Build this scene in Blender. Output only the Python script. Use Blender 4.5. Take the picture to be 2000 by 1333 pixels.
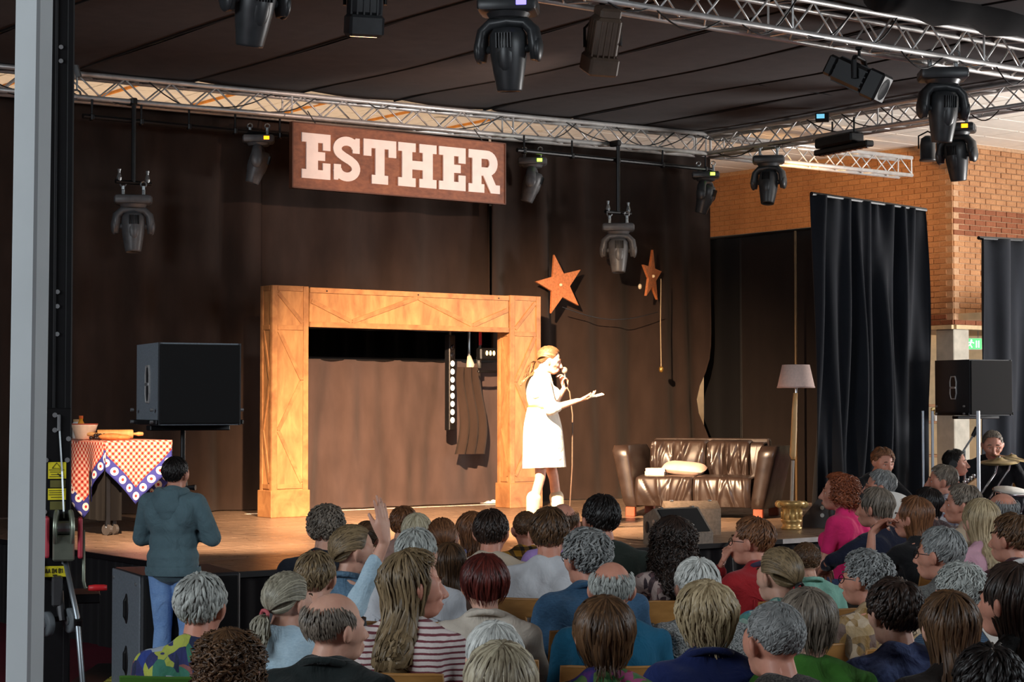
import bpy, bmesh, math, random
import numpy as np
from mathutils import Vector, Matrix, Euler
from math import sin, cos, pi, radians as R, atan, tan, sqrt

for o in list(bpy.data.objects): bpy.data.objects.remove(o, do_unlink=True)
SC = bpy.context.scene
COL = SC.collection
rnd = random.Random(7)

# ------------------------------------------------------------------ camera
F = 3700.0; HOR = 790.0; H = 1.9
PHI = atan((HOR - 666.5) / F)
cd = bpy.data.cameras.new('camera'); cam = bpy.data.objects.new('camera', cd); COL.objects.link(cam)
cd.sensor_width = 36; cd.lens = F / 2000 * 36; cd.clip_end = 200
cam.location = (0, 0, H); cam.rotation_euler = (pi / 2 + PHI, 0, 0)
SC.camera = cam

def at(px, py, V):
    r = (px - 1000) / F; u = (666.5 - py) / F
    fw = cos(PHI) - sin(PHI) * u; up = sin(PHI) + cos(PHI) * u
    return Vector((r / fw * V, V, H + up / fw * V))
def depth(px, py, z):
    r = (px - 1000) / F; u = (666.5 - py) / F
    fw = cos(PHI) - sin(PHI) * u; up = sin(PHI) + cos(PHI) * u
    return (z - H) * fw / up
# stage frame: x along the stage front (right and away), y towards the back of the stage
A = R(37); CX, CY = -1.97, 13.24; ST = 0.73
ca, sa = cos(A), sin(A)
def S(x, y, z=0.0): return Vector((CX + ca * x - sa * y, CY + sa * x + ca * y, z))

# ------------------------------------------------------------------ world, lights, exposure
w = bpy.data.worlds.new('world'); SC.world = w; w.use_nodes = True
w.node_tree.nodes['Background'].inputs[0].default_value = (0.50, 0.58, 0.66, 1)
w.node_tree.nodes['Background'].inputs[1].default_value = 0.055
vs = SC.view_settings
vs.view_transform = 'Standard'; vs.look = 'None'; vs.exposure = 0.0; vs.gamma = 1.0; vs.use_curve_mapping = False

def area(name, loc, target, sx, sy, power, col):
    d = bpy.data.lights.new(name, 'AREA'); d.shape = 'RECTANGLE'; d.size = sx; d.size_y = sy
    d.energy = power; d.color = col
    o = bpy.data.objects.new(name, d); COL.objects.link(o); o.location = loc
    o.rotation_euler = (Vector(target) - Vector(loc)).to_track_quat('-Z', 'Y').to_euler()
    return o
def spot(name, loc, target, power, col, ang, blend=.5, rad=.08):
    d = bpy.data.lights.new(name, 'SPOT'); d.energy = power; d.color = col
    d.spot_size = R(ang); d.spot_blend = blend; d.shadow_soft_size = rad
    o = bpy.data.objects.new(name, d); COL.objects.link(o); o.location = loc
    o.rotation_euler = (Vector(target) - Vector(loc)).to_track_quat('-Z', 'Y').to_euler()
    return o
DAY = (0.86, 0.94, 1.0); WARM = (1.0, 0.66, 0.38)
# daylight through the hall's high windows: behind the camera on the left, and on the right-hand wall
area('hall_daylight', (-9.5, 0.5, 4.6), (0, 9, 1.0), 6.5, 2.2, 740, DAY)
area('hall_daylight', (9.5, 5.0, 4.6), (0.8, 12, 1.0), 6.5, 2.2, 450, DAY)
area('hall_daylight', (12.2, 21.0, 2.2), (7.6, 23.5, 5.75), 3.0, 1.8, 1300, (1.0, .97, .94))  # unseen uplight added low on the right to brighten the bare ceiling
# unseen lamp added behind the drapes to brighten the ceiling; lamp in the foyer
area('backstage_fill', S(5.0, 9.5, 3.2), S(5.0, 9.4, 5.7), 9.0, 1.0, 150, (1.0, .72, .5))
area('foyer_lamp', (8.5, 30.5, 3.5), (8.5, 30.5, 0), 3.0, 2.0, 280, (1.0, .78, .5))
# stage lamps, aimed from about the truss rig; the key sits at the lit profile
WOM = at(1062, 820, 16.9)
KEYLOC = S(1.25, -.32, 4.45)
spot('key_spot', at(714, 64, 13.9), WOM + Vector((0, 0, .1)), 36000, (1.0, .74, .46), 10.5, .6, .05)
spot('wash_spot', S(2.2, -.35, 4.5), S(5.0, 5.6, 1.6), 17500, (1.0, .64, .34), 44, .8, .06)
spot('wash_spot', S(1.2, -.35, 4.5), S(5.6, 4.2, .8), 15000, (1.0, .66, .40), 58, .9, .06)
spot('wash_spot', S(-1.0, -.35, 4.5), S(2.0, 3.2, ST), 6500, (1.0, .68, .44), 40, .8, .06)
spot('sign_spot', S(4.9, -.3, 4.55), S(5.2, 5.6, 4.5), 1000, (1.0, .66, .5), 32, .6, .05)
spot('side_fill', S(10.5, 5.0, 4.5), Vector((4.6, 29.0, 4.6)), 900, (1.0, .55, .22), 62, .8, .06)  # added spot with no fixture, warms the left brick face

# ------------------------------------------------------------------ materials
def lin(c):
    return tuple(((v / 255) / 12.92 if v / 255 <= .04045 else ((v / 255 + .055) / 1.055) ** 2.4) for v in c)
_mats = {}
class NT:
    def __init__(s, m): s.t = m.node_tree; s.n = s.t.nodes; s.b = s.n['Principled BSDF']
    def new(s, k, **kw):
        n = s.n.new(k)
        for a_, v in kw.items(): setattr(n, a_, v)
        return n
    def link(s, a_, b_): s.t.links.new(a_, b_)
    def coord(s, scale=(1, 1, 1), off=(0, 0, 0), rot=(0, 0, 0), kind='Object'):
        tc = s.new('ShaderNodeTexCoord'); mp = s.new('ShaderNodeMapping')
        mp.inputs['Scale'].default_value = scale; mp.inputs['Location'].default_value = off; mp.inputs['Rotation'].default_value = rot
        s.link(tc.outputs[kind], mp.inputs[0]); return mp.outputs[0]
    def noise(s, vec, scale, detail=4, rough=.55, dist=0):
        n = s.new('ShaderNodeTexNoise'); n.inputs['Scale'].default_value = scale; n.inputs['Detail'].default_value = detail
        n.inputs['Roughness'].default_value = rough; n.inputs['Distortion'].default_value = dist
        s.link(vec, n.inputs['Vector']); return n.outputs['Fac']
    def ramp(s, fac, stops, interp='LINEAR'):
        r = s.new('ShaderNodeValToRGB'); r.color_ramp.interpolation = interp
        e = r.color_ramp.elements
        while len(e) > 1: e.remove(e[-1])
        e[0].position = stops[0][0]; e[0].color = (*stops[0][1], 1)
        for p, c in stops[1:]:
            q = e.new(p); q.color = (*c, 1)
        s.link(fac, r.inputs[0]); return r.outputs[0]
    def mix(s, f, a_, b_, mode='MIX'):
        m = s.new('ShaderNodeMix', data_type='RGBA', blend_type=mode)
        for sock, v in ((m.inputs[0], f), (m.inputs[6], a_), (m.inputs[7], b_)):
            if isinstance(v, (int, float)): sock.default_value = v
            elif isinstance(v, tuple): sock.default_value = (*v[:3], 1)
            else: s.link(v, sock)
        return m.outputs[2]
    def math(s, op, a_, b_=None):
        m = s.new('ShaderNodeMath', operation=op)
        for i, v in enumerate((a_, b_)):
            if v is None: continue
            if isinstance(v, (int, float)): m.inputs[i].default_value = v
            else: s.link(v, m.inputs[i])
        return m.outputs[0]
    def bump(s, h, strength=.3, dist=.01):
        b = s.new('ShaderNodeBump'); b.inputs['Strength'].default_value = strength; b.inputs['Distance'].default_value = dist
        s.link(h, b.inputs['Height']); s.link(b.outputs[0], s.b.inputs['Normal'])
def base(name, col, rough=.6, metal=0., spec=.5):
    m = bpy.data.materials.new(name); m.use_nodes = True
    t = NT(m); t.b.inputs['Base Color'].default_value = (*col[:3], 1); t.b.inputs['Roughness'].default_value = rough
    t.b.inputs['Metallic'].default_value = metal; t.b.inputs['Specular IOR Level'].default_value = spec
    m.diffuse_color = (*col[:3], 1)
    return m, t
def mat(name, rgb, rough=.6, metal=0., var=.12, scale=8, bump=0., bscale=60, bdist=.004, spec=.5, stretch=(1, 1, 1), emit=0., objrand=0.):
    if name in _mats: return _mats[name]
    c = lin(rgb); m, t = base(name, c, rough, metal, spec)
    v = t.coord(stretch)
    if var:
        f = t.noise(v, scale)
        lo = tuple(x * (1 - var * 1.6) for x in c); hi = tuple(min(1, x * (1 + var * 1.6)) for x in c)
        col = t.ramp(f, [(.3, lo), (.7, hi)])
        if objrand:
            oi = t.new('ShaderNodeObjectInfo')
            g = t.ramp(oi.outputs['Random'], [(0, (1 - objrand,) * 3), (1, (1 + objrand * .4,) * 3)])
            col = t.mix(1.0, col, g, 'MULTIPLY')
        t.link(col, t.b.inputs['Base Color'])
    if bump: t.bump(t.noise(v, bscale, 5), bump, bdist)
    if emit:
        t.b.inputs['Emission Color'].default_value = (*c, 1); t.b.inputs['Emission Strength'].default_value = emit
    _mats[name] = m; return m

# ------------------------------------------------------------------ mesh builder
def frame(z):
    z = Vector(z).normalized(); a_ = Vector((0, 0, 1)) if abs(z.z) < .9 else Vector((1, 0, 0))
    x = a_.cross(z).normalized(); return x, z.cross(x)
class MB:
    def __init__(s): s.v = []; s.f = []
    def add(s, vs_, fs, M=None):
        n = len(s.v)
        s.v += [tuple(M @ Vector(p)) for p in vs_] if M else [tuple(p) for p in vs_]
        s.f += [tuple(i + n for i in q) for q in fs]; return s
    def box(s, c, d, M=None, taper=1.0):
        x, y, z = d[0] / 2, d[1] / 2, d[2] / 2
        T = Matrix.Translation(c); T = M @ T if M else T
        k = taper
        return s.add([(-x, -y, -z), (x, -y, -z), (x, y, -z), (-x, y, -z), (-x * k, -y * k, z), (x * k, -y * k, z), (x * k, y * k, z), (-x * k, y * k, z)],
                     [(3, 2, 1, 0), (4, 5, 6, 7), (0, 1, 5, 4), (1, 2, 6, 5), (2, 3, 7, 6), (3, 0, 4, 7)], T)
    def cbox(s, c, d, b=.01, M=None, seg=1):
        bm = bmesh.new(); bmesh.ops.create_cube(bm, size=1)
        bmesh.ops.scale(bm, vec=d, verts=bm.verts)
        bmesh.ops.bevel(bm, geom=bm.edges[:], offset=min(b, min(d) * .45), segments=seg, affect='EDGES', profile=.5)
        T = Matrix.Translation(c); T = M @ T if M else T
        bm.verts.index_update()
        s.add([v.co.copy() for v in bm.verts], [tuple(v.index for v in f.verts) for f in bm.faces], T); bm.free(); return s
    def tube(s, pts, r, n=8, M=None, cap=True):
        pts = [Vector(p) for p in pts]; k = len(pts)
        rr = r if isinstance(r, (list, tuple)) else [r] * k
        vs_, fs = [], []
        prev = None
        for i, p in enumerate(pts):
            d = pts[min(i + 1, k - 1)] - pts[max(i - 1, 0)]
            if d.length < 1e-9: d = Vector((0, 0, 1))
            d.normalize()
            if prev is None: x, y = frame(d)
            else:
                x = prev - d * prev.dot(d)
                x = x.normalized() if x.length > 1e-6 else frame(d)[0]
                y = d.cross(x)
            prev = x
            for j in range(n):
                a_ = 2 * pi * j / n; vs_.append(p + (x * cos(a_) + y * sin(a_)) * rr[i])
        for i in range(k - 1):
            for j in range(n):
                j2 = (j + 1) % n; fs.append((i * n + j, i * n + j2, (i + 1) * n + j2, (i + 1) * n + j))
        if cap: fs.append(tuple(range(n))[::-1]); fs.append(tuple((k - 1) * n + j for j in range(n)))
        return s.add(vs_, fs, M)
    def caps(s, p0, p1, r0, r1=None, n=12, M=None):
        p0, p1 = Vector(p0), Vector(p1); r1 = r0 if r1 is None else r1
        d = p1 - p0; L = d.length
        d = d / L if L > 1e-6 else Vector((0, 0, 1))
        P, Q = [], []
        for i in range(5):
            a_ = -pi / 2 + (pi / 2) * i / 4; P.append(p0 + d * (r0 * sin(a_))); Q.append(max(r0 * cos(a_), 1e-4))
        for i in range(5):
            a_ = (pi / 2) * i / 4; P.append(p1 + d * (r1 * sin(a_))); Q.append(max(r1 * cos(a_), 1e-4))
        # explicit rings so the ends stay round
        x, y = frame(d); vs_, fs = [], []
        for p, q in zip(P, Q):
            for j in range(n):
                a2 = 2 * pi * j / n; vs_.append(p + (x * cos(a2) + y * sin(a2)) * q)
        for i in range(len(P) - 1):
            for j in range(n):
                j2 = (j + 1) % n; fs.append((i * n + j, i * n + j2, (i + 1) * n + j2, (i + 1) * n + j))
        fs.append(tuple(range(n))[::-1]); fs.append(tuple((len(P) - 1) * n + j for j in range(n)))
        return s.add(vs_, fs, M)
    def ell(s, c, r, M=None, nu=16, nv=10):
        vs_, fs = [(0, 0, 1)], []
        for i in range(1, nv):
            t = pi * i / nv
            for j in range(nu): a_ = 2 * pi * j / nu; vs_.append((sin(t) * cos(a_), sin(t) * sin(a_), cos(t)))
        vs_.append((0, 0, -1)); last = len(vs_) - 1
        for j in range(nu):
            j2 = (j + 1) % nu; fs.append((0, 1 + j, 1 + j2))
            for i in range(nv - 2): a_ = 1 + i * nu; fs.append((a_ + j, a_ + nu + j, a_ + nu + j2, a_ + j2))
            fs.append((last, 1 + (nv - 2) * nu + j2, 1 + (nv - 2) * nu + j))
        T = Matrix.Translation(c) @ Matrix.Diagonal((*r, 1)); T = M @ T if M else T
        return s.add(vs_, fs, T)
    def lathe(s, prof, n=20, M=None, cap=True):
        vs_, fs = [], []
        for r, z in prof:
            for j in range(n): a_ = 2 * pi * j / n; vs_.append((r * cos(a_), r * sin(a_), z))
        for i in range(len(prof) - 1):
            for j in range(n):
                j2 = (j + 1) % n; fs.append((i * n + j, i * n + j2, (i + 1) * n + j2, (i + 1) * n + j))
        if cap: fs.append(tuple(range(n))[::-1]); fs.append(tuple((len(prof) - 1) * n + j for j in range(n)))
        return s.add(vs_, fs, M)
    def prism(s, poly, z0, z1, M=None):
        n = len(poly)
        vs_ = [(x, y, z0) for x, y in poly] + [(x, y, z1) for x, y in poly]
        return s.add(vs_, [tuple(range(n))[::-1], tuple(range(n, 2 * n))] + [(i, (i + 1) % n, n + (i + 1) % n, n + i) for i in range(n)], M)
    def grid(s, nu, nv, fn, M=None, wrap=False, flip=False):
        vs_ = [fn(i / (nu if wrap else nu - 1), j / (nv - 1)) for j in range(nv) for i in range(nu)]
        fs = []
        for j in range(nv - 1):
            for i in range(nu if wrap else nu - 1):
                i2 = (i + 1) % nu; q = (j * nu + i, j * nu + i2, (j + 1) * nu + i2, (j + 1) * nu + i)
                fs.append(q[::-1] if flip else q)
        return s.add(vs_, fs, M)
    def mesh(s, name='mesh', smooth=False):
        me = bpy.data.meshes.new(name); me.from_pydata(s.v, [], s.f); me.update()
        if smooth: me.polygons.foreach_set('use_smooth', [True] * len(me.polygons))
        return me
    def build(s, name, m, parent=None, smooth=False, loc=None, rot=None):
        return obj(name, s.mesh(name, smooth), m, parent, loc, rot)
def obj(name, me, m, parent=None, loc=None, rot=None):
    o = bpy.data.objects.new(name, me); COL.objects.link(o)
    if m is not None:
        if not me.materials: me.materials.append(m)
        elif me.materials[0] != m: o.material_slots[0].link = 'OBJECT'; o.material_slots[0].material = m
    if parent: o.parent = parent
    if loc is not None: o.location = loc
    if rot is not None: o.rotation_euler = rot if hasattr(rot, '__len__') else (0, 0, rot)
    return o
def smooth_by_angle(o, deg=35):
    me = o.data; me.polygons.foreach_set('use_smooth', [True] * len(me.polygons))
    me.set_sharp_from_angle(angle=R(deg))
    return o
def tag(o, label, cat, group=None):
    o['label'] = label; o['category'] = cat
    if group: o['group'] = group
    return o
def thing(name, label, cat, loc=(0, 0, 0), rotz=0., group=None, rot=None):
    o = bpy.data.objects.new(name, None); COL.objects.link(o); o.empty_display_size = .1
    o.location = loc; o.rotation_euler = rot if rot else (0, 0, rotz)
    return tag(o, label, cat, group)
def struct(o): o['kind'] = 'structure'; return o
def stuff(o): o['kind'] = 'stuff'; return o
def TM(c=(0, 0, 0), r=(0, 0, 0)): return Matrix.Translation(c) @ Euler(r).to_matrix().to_4x4()
def union(mb, voxel, smooth=2, dec=1.0, name='m'):
    me = mb.mesh('tmp'); o = bpy.data.objects.new('tmp', me); COL.objects.link(o)
    m = o.modifiers.new('r', 'REMESH'); m.mode = 'VOXEL'; m.voxel_size = voxel; m.use_smooth_shade = True
    if smooth:
        q = o.modifiers.new('s', 'SMOOTH'); q.iterations = smooth; q.factor = .5
    if dec < 1:
        q = o.modifiers.new('d', 'DECIMATE'); q.ratio = dec
    dg = bpy.context.evaluated_depsgraph_get(); dg.update()
    out = bpy.data.meshes.new_from_object(o.evaluated_get(dg)); out.name = name
    bpy.data.objects.remove(o); bpy.data.meshes.remove(me)
    out.polygons.foreach_set('use_smooth', [True] * len(out.polygons)); out.materials.clear()
    return out
# ------------------------------------------------------------------ shared materials
M_black = mat('black_paint', (24, 24, 26), .45, var=.15)
M_blackm = mat('black_metal', (20, 20, 22), .4, .3, var=.15)
M_plastic = mat('black_plastic', (50, 52, 54), .38, var=.12, scale=14)
M_greypl = mat('grey_plastic', (84, 84, 86), .42, var=.12, scale=14)
M_alu = mat('aluminium', (200, 198, 196), .42, .55, var=.1, scale=10)
M_steel = mat('zinc_steel', (165, 170, 172), .35, .85, var=.15, scale=12)
M_cable = mat('black_rubber_cable', (14, 14, 15), .55)
M_white = mat('white_paint', (222, 218, 210), .6, var=.05)
M_bolt = mat('bolt_steel', (200, 202, 204), .3, .8, var=.05)
def cloth(name, rgb, rough=.95, bs=.25):
    if name in _mats: return _mats[name]
    c = lin(rgb); m, t = base(name, c, rough, 0, .12)
    v = t.coord((1, 1, .35)); f = t.noise(v, 5, 5)
    t.link(t.ramp(f, [(.3, tuple(x * .8 for x in c)), (.72, tuple(x * 1.2 for x in c))]), t.b.inputs['Base Color'])
    t.b.inputs['Sheen Weight'].default_value = .05; t.b.inputs['Sheen Roughness'].default_value = .6
    t.bump(t.noise(t.coord(), 420, 2), bs, .002)
    _mats[name] = m; return m
M_drape = cloth('black_molton_drape', (48, 37, 32))
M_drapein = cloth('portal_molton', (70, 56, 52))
M_drapeb = cloth('deep_black_molton', (13, 12, 13))
M_drapeblue = cloth('black_velvet_drape', (27, 30, 36))
M_drapeside = cloth('side_molton', (30, 23, 20))
M_canopy = cloth('black_canopy_cloth', (46, 40, 42))
M_skirt = cloth('black_stage_skirt', (26, 24, 26))

# ------------------------------------------------------------------ hall shell
def floor_mat():
    m, t = base('red_vinyl_floor', lin((96, 26, 42)), .5, 0, .4)
    v = t.coord(); f = t.noise(v, 1.2, 6, .6); g = t.noise(v, 60, 3)
    c1 = t.ramp(f, [(.3, lin((78, 20, 36))), (.7, lin((112, 32, 50)))])
    t.link(t.mix(.2, c1, t.ramp(g, [(.4, (0.02, .01, .012)), (.6, lin((130, 50, 60)))])), t.b.inputs['Base Color']); return m
fl = struct(MB().box((1.5, 14, -.1), (34, 42, .2)).build('floor', floor_mat()))
ZC = 5.75
M_mortar = mat('mortar', (176, 140, 108), .9, var=.1, scale=30, bump=.3)
def brick_mat(name, a_, b_):
    m, t = base(name, lin(a_), .88, 0, .2)
    oi = t.new('ShaderNodeObjectInfo'); v = t.coord()
    pos = t.new('ShaderNodeNewGeometry')
    rr = t.ramp(oi.outputs['Random'], [(0, lin(a_)), (1, lin(b_))])
    cell = t.new('ShaderNodeTexNoise'); cell.inputs['Scale'].default_value = 3.1; t.link(pos.outputs['Position'], cell.inputs['Vector'])
    fine = t.noise(pos.outputs['Position'], 40, 5)
    c = t.mix(.5, rr, t.ramp(cell.outputs['Fac'], [(.35, lin(a_)), (.65, lin(b_))]))
    c = t.mix(.35, c, t.ramp(fine, [(.3, tuple(x * .55 for x in lin(a_))), (.7, lin(b_))]))
    t.link(c, t.b.inputs['Base Color']); t.bump(fine, .4, .004); return m
M_brick = brick_mat('yellow_brown_brick', (150, 104, 72), (186, 138, 98))
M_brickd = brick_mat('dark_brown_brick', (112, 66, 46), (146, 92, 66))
CRN = at(1863, 635, 27.5); ZL = CRN.z; CRN = Vector((CRN.x, CRN.y, 0))
dL = Vector((-sa, ca, 0)); dR = Vector((ca, sa, 0))
# the wall turns a corner that points towards the hall; local x runs along the face, y into the wall
def brick_wall(name, length, direction, sign, hero):
    ang = math.atan2(direction.y, direction.x)
    loc = Vector((CRN.x, CRN.y, ZL))
    wall = MB(); hh = ZC - ZL
    y0, y1 = (0.012, .25) if sign > 0 else (-.25, -.012)
    wall.box((length / 2, (y0 + y1) / 2, hh / 2), (length, y1 - y0, hh))
    o = struct(wall.build(name, M_mortar, loc=loc, rot=ang))
    bw, bh = .24, .082
    one = MB().cbox((0, 0, 0), (bw - .014, .05, bh - .013), .004).mesh('brick')
    rest = MB(); restd = MB(); k = 0
    cand = []
    for r in range(int(hh / bh)):
        for c in range(int(length / bw)):
            x = c * bw + (bw / 2 if r % 2 else 0) + bw / 2; z = r * bh + bh / 2
            if x > length - .12: continue
            cand.append((x, z, r))
    cand.sort(key=lambda q: hero(q[0], q[1]))
    for i, (x, z, r) in enumerate(cand):
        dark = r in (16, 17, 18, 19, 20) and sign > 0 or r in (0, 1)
        y = (.012 if sign > 0 else -.012)
        if i < 280:
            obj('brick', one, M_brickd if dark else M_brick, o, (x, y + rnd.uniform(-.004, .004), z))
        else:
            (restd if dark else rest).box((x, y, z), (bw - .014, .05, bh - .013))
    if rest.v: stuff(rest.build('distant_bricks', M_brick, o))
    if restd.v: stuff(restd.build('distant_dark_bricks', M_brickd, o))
    return o
brick_wall('wall_brick_left', 8.0, dL, -1, lambda x, z: x - z * .3)
brick_wall('wall_brick_right', 4.0, dR, 1, lambda x, z: x - z * .5)
# lintel shelf under the brickwork and the corner pier
M_lint = mat('cream_steel_lintel', (205, 180, 140), .5)
struct(MB().box((0, 0, 0), (8, .3, .06)).build('trim_1', M_lint, loc=CRN + dL * 4 + Vector((0, 0, ZL - .03)) + dR * .1, rot=math.atan2(dL.y, dL.x)))
struct(MB().box((0, 0, 0), (4, .3, .06)).build('trim_2', M_lint, loc=CRN + dR * 2 + Vector((0, 0, ZL - .03)) + dL * .1, rot=A))
M_pier = mat('grey_concrete_pier', (176, 170, 156), .75, var=.08, bump=.2)
pier = MB().cbox((0, 0, (ZL - .06) / 2), (.34, .34, ZL - .06), .012)
tag(pier.build('concrete_pier', M_pier, loc=CRN + dR * .17 + dL * .17, rot=A), 'square grey concrete pier under the corner of the brick wall', 'pillar')
# foyer behind
M_foy = mat('foyer_plaster', (214, 190, 150), .85, var=.06)
fa = math.atan2(dL.y, dL.x)
struct(MB().box((0, 0, 1.6), (14, .2, 3.2)).build('wall_foyer', M_foy, loc=(8.0, 34.0, 0), rot=0))
struct(MB().box((0, 0, 0), (9, 6, .1)).build('ceiling_foyer', M_foy, loc=(9.4, 31.2, ZL + .12), rot=A))
def shelf():
    p = at(1815, 790, 29.5); t = thing('shelf_unit', 'low open foyer shelf seen past the curtain, under brick lintel', 'shelf', (p.x, p.y, 0), 0)
    wd = mat('foyer_wood', (150, 104, 60), .5)
    for x in (-.45, .45): MB().cbox((x, 0, .95), (.05, .3, 1.9), .005).build('side_panel', wd, t)
    for z in (.6, 1.1, 1.62, 1.88): MB().cbox((0, 0, z), (.86, .3, .04), .005).build('shelf_board', wd, t)
    fm = mat('cream_flower', (238, 214, 150), .6)
    for k in range(4):
        q = MB()
        for j in range(6): q.ell((rnd.uniform(-.06, .06), rnd.uniform(-.06, .06), .12 + rnd.uniform(0, .06)), (.035, .035, .03), nu=8, nv=5)
        f = thing('flower_pot', ['leftmost', 'second', 'third', 'rightmost'][k] + ' small pot of cream flowers on the foyer shelf', 'flower pot', (p.x - .3 + k * .2, p.y, 1.64), 0, 'flower pots on the foyer shelf')
        MB().lathe([(.03, 0), (.045, .09), (.04, .09), (.03, .02)], 10).build('pot', M_white, f); q.build('flowers', fm, f, True)
shelf()
# exit sign
def exit_sign():
    p = at(1897, 672, 30.2); t = thing('exit_sign', 'green and white running figure exit sign in the foyer', 'sign', p, R(4))
    MB().cbox((0, .03, 0), (.36, .05, .19), .008).build('housing', M_white, t)
    g = mat('lit_green_sign', (10, 170, 70), .4, var=0, emit=1.6); wmat = mat('lit_white_sign', (230, 255, 235), .4, var=0, emit=1.8)
    MB().box((.04, 0, 0), (.26, .012, .17)).build('green_panel', g, t)
    MB().box((-.135, 0, 0), (.07, .012, .17)).build('white_panel', wmat, t)
    q = MB(); q.ell((.0, -.008, .055), (.016, .006, .016), nu=8, nv=5)
    for a_, b_ in (((0, .035), (-.02, -.01)), ((-.02, -.01), (.01, -.06)), ((-.02, -.01), (-.06, -.04)), ((.0, .03), (.04, .01)), ((0, .03), (-.045, .02))):
        q.tube([(a_[0], -.008, a_[1]), (b_[0], -.008, b_[1])], .009, 6)
    q.tube([(.08, -.008, .05), (.08, -.008, -.06)], .01, 6); q.tube([(.12, -.008, .05), (.12, -.008, -.06)], .01, 6)
    q.build('running_figure', wmat, t)
    for x in (-.12, .12): MB().tube([(x, .03, .09), (x, .03, ZL + .1 - p.z)], .006, 6).build('hanger', M_steel, t)
exit_sign()
# suspended ceiling: slab and the tiles of the open bay to the right of the canopy
M_ceil = mat('ceiling_board', (226, 220, 208), .9, var=.04)
M_grid = mat('ceiling_grid', (150, 140, 128), .6)
ce = struct(MB().box((0, 0, .06), (40, 44, .1)).build('ceiling', M_grid, loc=(2, 16, ZC)))
tile = MB().cbox((0, 0, -.004), (1.185, .585, .022), .004).mesh('ceiling_tile')
inv = ce.matrix_basis.inverted
k = 0; extra = MB()
org = CRN
for i in range(-14, 8):
    for j in range(-26, 22):
        p = org + dR * (i * 1.2 + .6) + dL * (j * .6 + .3)
        q = p - Vector((2, 16, 0))
        if not (-8 < p.x < 11 and 12 < p.y < 33): continue
        vis = (p.x > 2.6 + (p.y - 24) * -.6 and 16 < p.y < 30 and p.x < 8.4) or (-6.5 < p.x < 4 and 18.5 + (p.x + 6) * .62 < p.y < 24 + (p.x + 6) * .75)
        if vis and k < 290:
            obj('ceiling_tile', tile, M_ceil, ce, (q.x, q.y, 0), A); k += 1
        else:
            extra.box((0, 0, 0), (1.185, .585, .014), TM((q.x, q.y, 0), (0, 0, A)))
stuff(extra.build('distant_ceiling_tiles', M_ceil, ce))
# thin orange strips and downlights behind the back truss
M_strip = mat('orange_ceiling_strip', (226, 150, 60), .6)
for i in range(9):
    o = MB().box((0, 1.3, 0), (.03, 3.4, .03)).build('ceiling_strip', M_strip, ce)
    p = S(-1.4 + i * 1.25, 7.2, 0); o.location = (p.x - 2, p.y - 16, -.03); o.rotation_euler = (0, 0, A)
M_lampon = mat('lit_downlight', (255, 240, 215), .4, var=0, emit=14)
for n, (px, py) in enumerate(((341, 178), (611, 205), (857, 232), (1070, 258))):
    V = depth(px, py, ZC - .03); p = at(px, py, V)
    t = thing('downlight', 'small lit ceiling downlight, number %s from the left above the back truss' % ['one', 'two', 'three', 'four'][n], 'downlight', (p.x, p.y, ZC - .012), 0, 'downlights behind the truss')
    MB().lathe([(.07, -.02), (.10, -.02), (.10, 0), (.07, 0)], 16).build('ring', M_white, t)
    MB().lathe([(.001, -.015), (.062, -.015), (.062, -.005), (.001, -.005)], 16).build('lens', M_lampon, t)

# ------------------------------------------------------------------ stage
def deck_mat():
    m, t = base('dark_stage_laminate', lin((120, 98, 80)), .3, 0, .5)
    oi = t.new('ShaderNodeObjectInfo')
    v = t.coord((1, 6, 1)); v2 = t.coord((5, 1, 1), rot=(0, 0, .6))
    f = t.noise(v, 2.5, 8, .65, .6); g = t.noise(v2, 3.0, 8, .7, 1.2)
    c = t.ramp(f, [(.3, lin((92, 76, 64))), (.7, lin((140, 116, 96)))])
    c = t.mix(t.ramp(g, [(.55, (0, 0, 0)), (.72, (.5, .5, .5))]), c, lin((186, 160, 134)))
    c = t.mix(1., c, t.ramp(oi.outputs['Random'], [(0, (.8, .8, .8)), (1, (1.1, 1.1, 1.1))]), 'MULTIPLY')
    t.link(c, t.b.inputs['Base Color'])
    t.link(t.math('MULTIPLY_ADD', g, .35), t.b.inputs['Roughness'])
    rr = t.ramp(g, [(.3, (.22,) * 3), (.75, (.5,) * 3)]); t.link(rr, t.b.inputs['Roughness'])
    t.bump(f, .08, .004); return m
M_deck = deck_mat()
stage = thing('stage_platform', 'raised dark wooden stage platform with black skirting', 'stage', S(0, 0, 0), A)
dk = MB().cbox((1, .5, -.02), (1.992, .992, .04), .003).mesh('stage_deck')
for i in range(5):
    for j in range(7):
        if i == 4 and j < 2: continue
        q_ = obj('stage_deck', dk, M_deck, stage, (2 * i, j, ST))
        if i == 3 and j < 2: q_.scale = (.68, 1, 1)
def skirt(x0, y0, x1, y1):
    L = math.hypot(x1 - x0, y1 - y0); a_ = math.atan2(y1 - y0, x1 - x0)
    ph = [rnd.uniform(0, 6) for _ in range(3)]
    def fn(u, v):
        x = u * L; return (x, .012 * sin(x * 19 + ph[0]) * (1 - v * .5) + .008 * sin(x * 43 + ph[1]), v * (ST - .045))
    return MB().grid(int(L / .03), 6, fn).build('skirt', M_skirt, stage, True, (x0, y0, 0), a_)
skirt(.03, 6.9, .03, .03); skirt(.03, .03, 7.33, .03); skirt(7.33, .03, 7.33, 2.0); skirt(7.33, 2.03, 9.96, 2.03)
MB().box((2.7, -.006, ST - .022), (5.4, .012, .04)).build('edge_trim', M_blackm, stage)
MB().box((6.38, -.006, ST - .022), (1.96, .012, .04)).build('edge_trim', M_alu, stage)  # bright metal length stands for light catching the trim
MB().box((-.006, 3.4, ST - .022), (.012, 6.8, .04)).build('edge_trim', M_blackm, stage)
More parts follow.
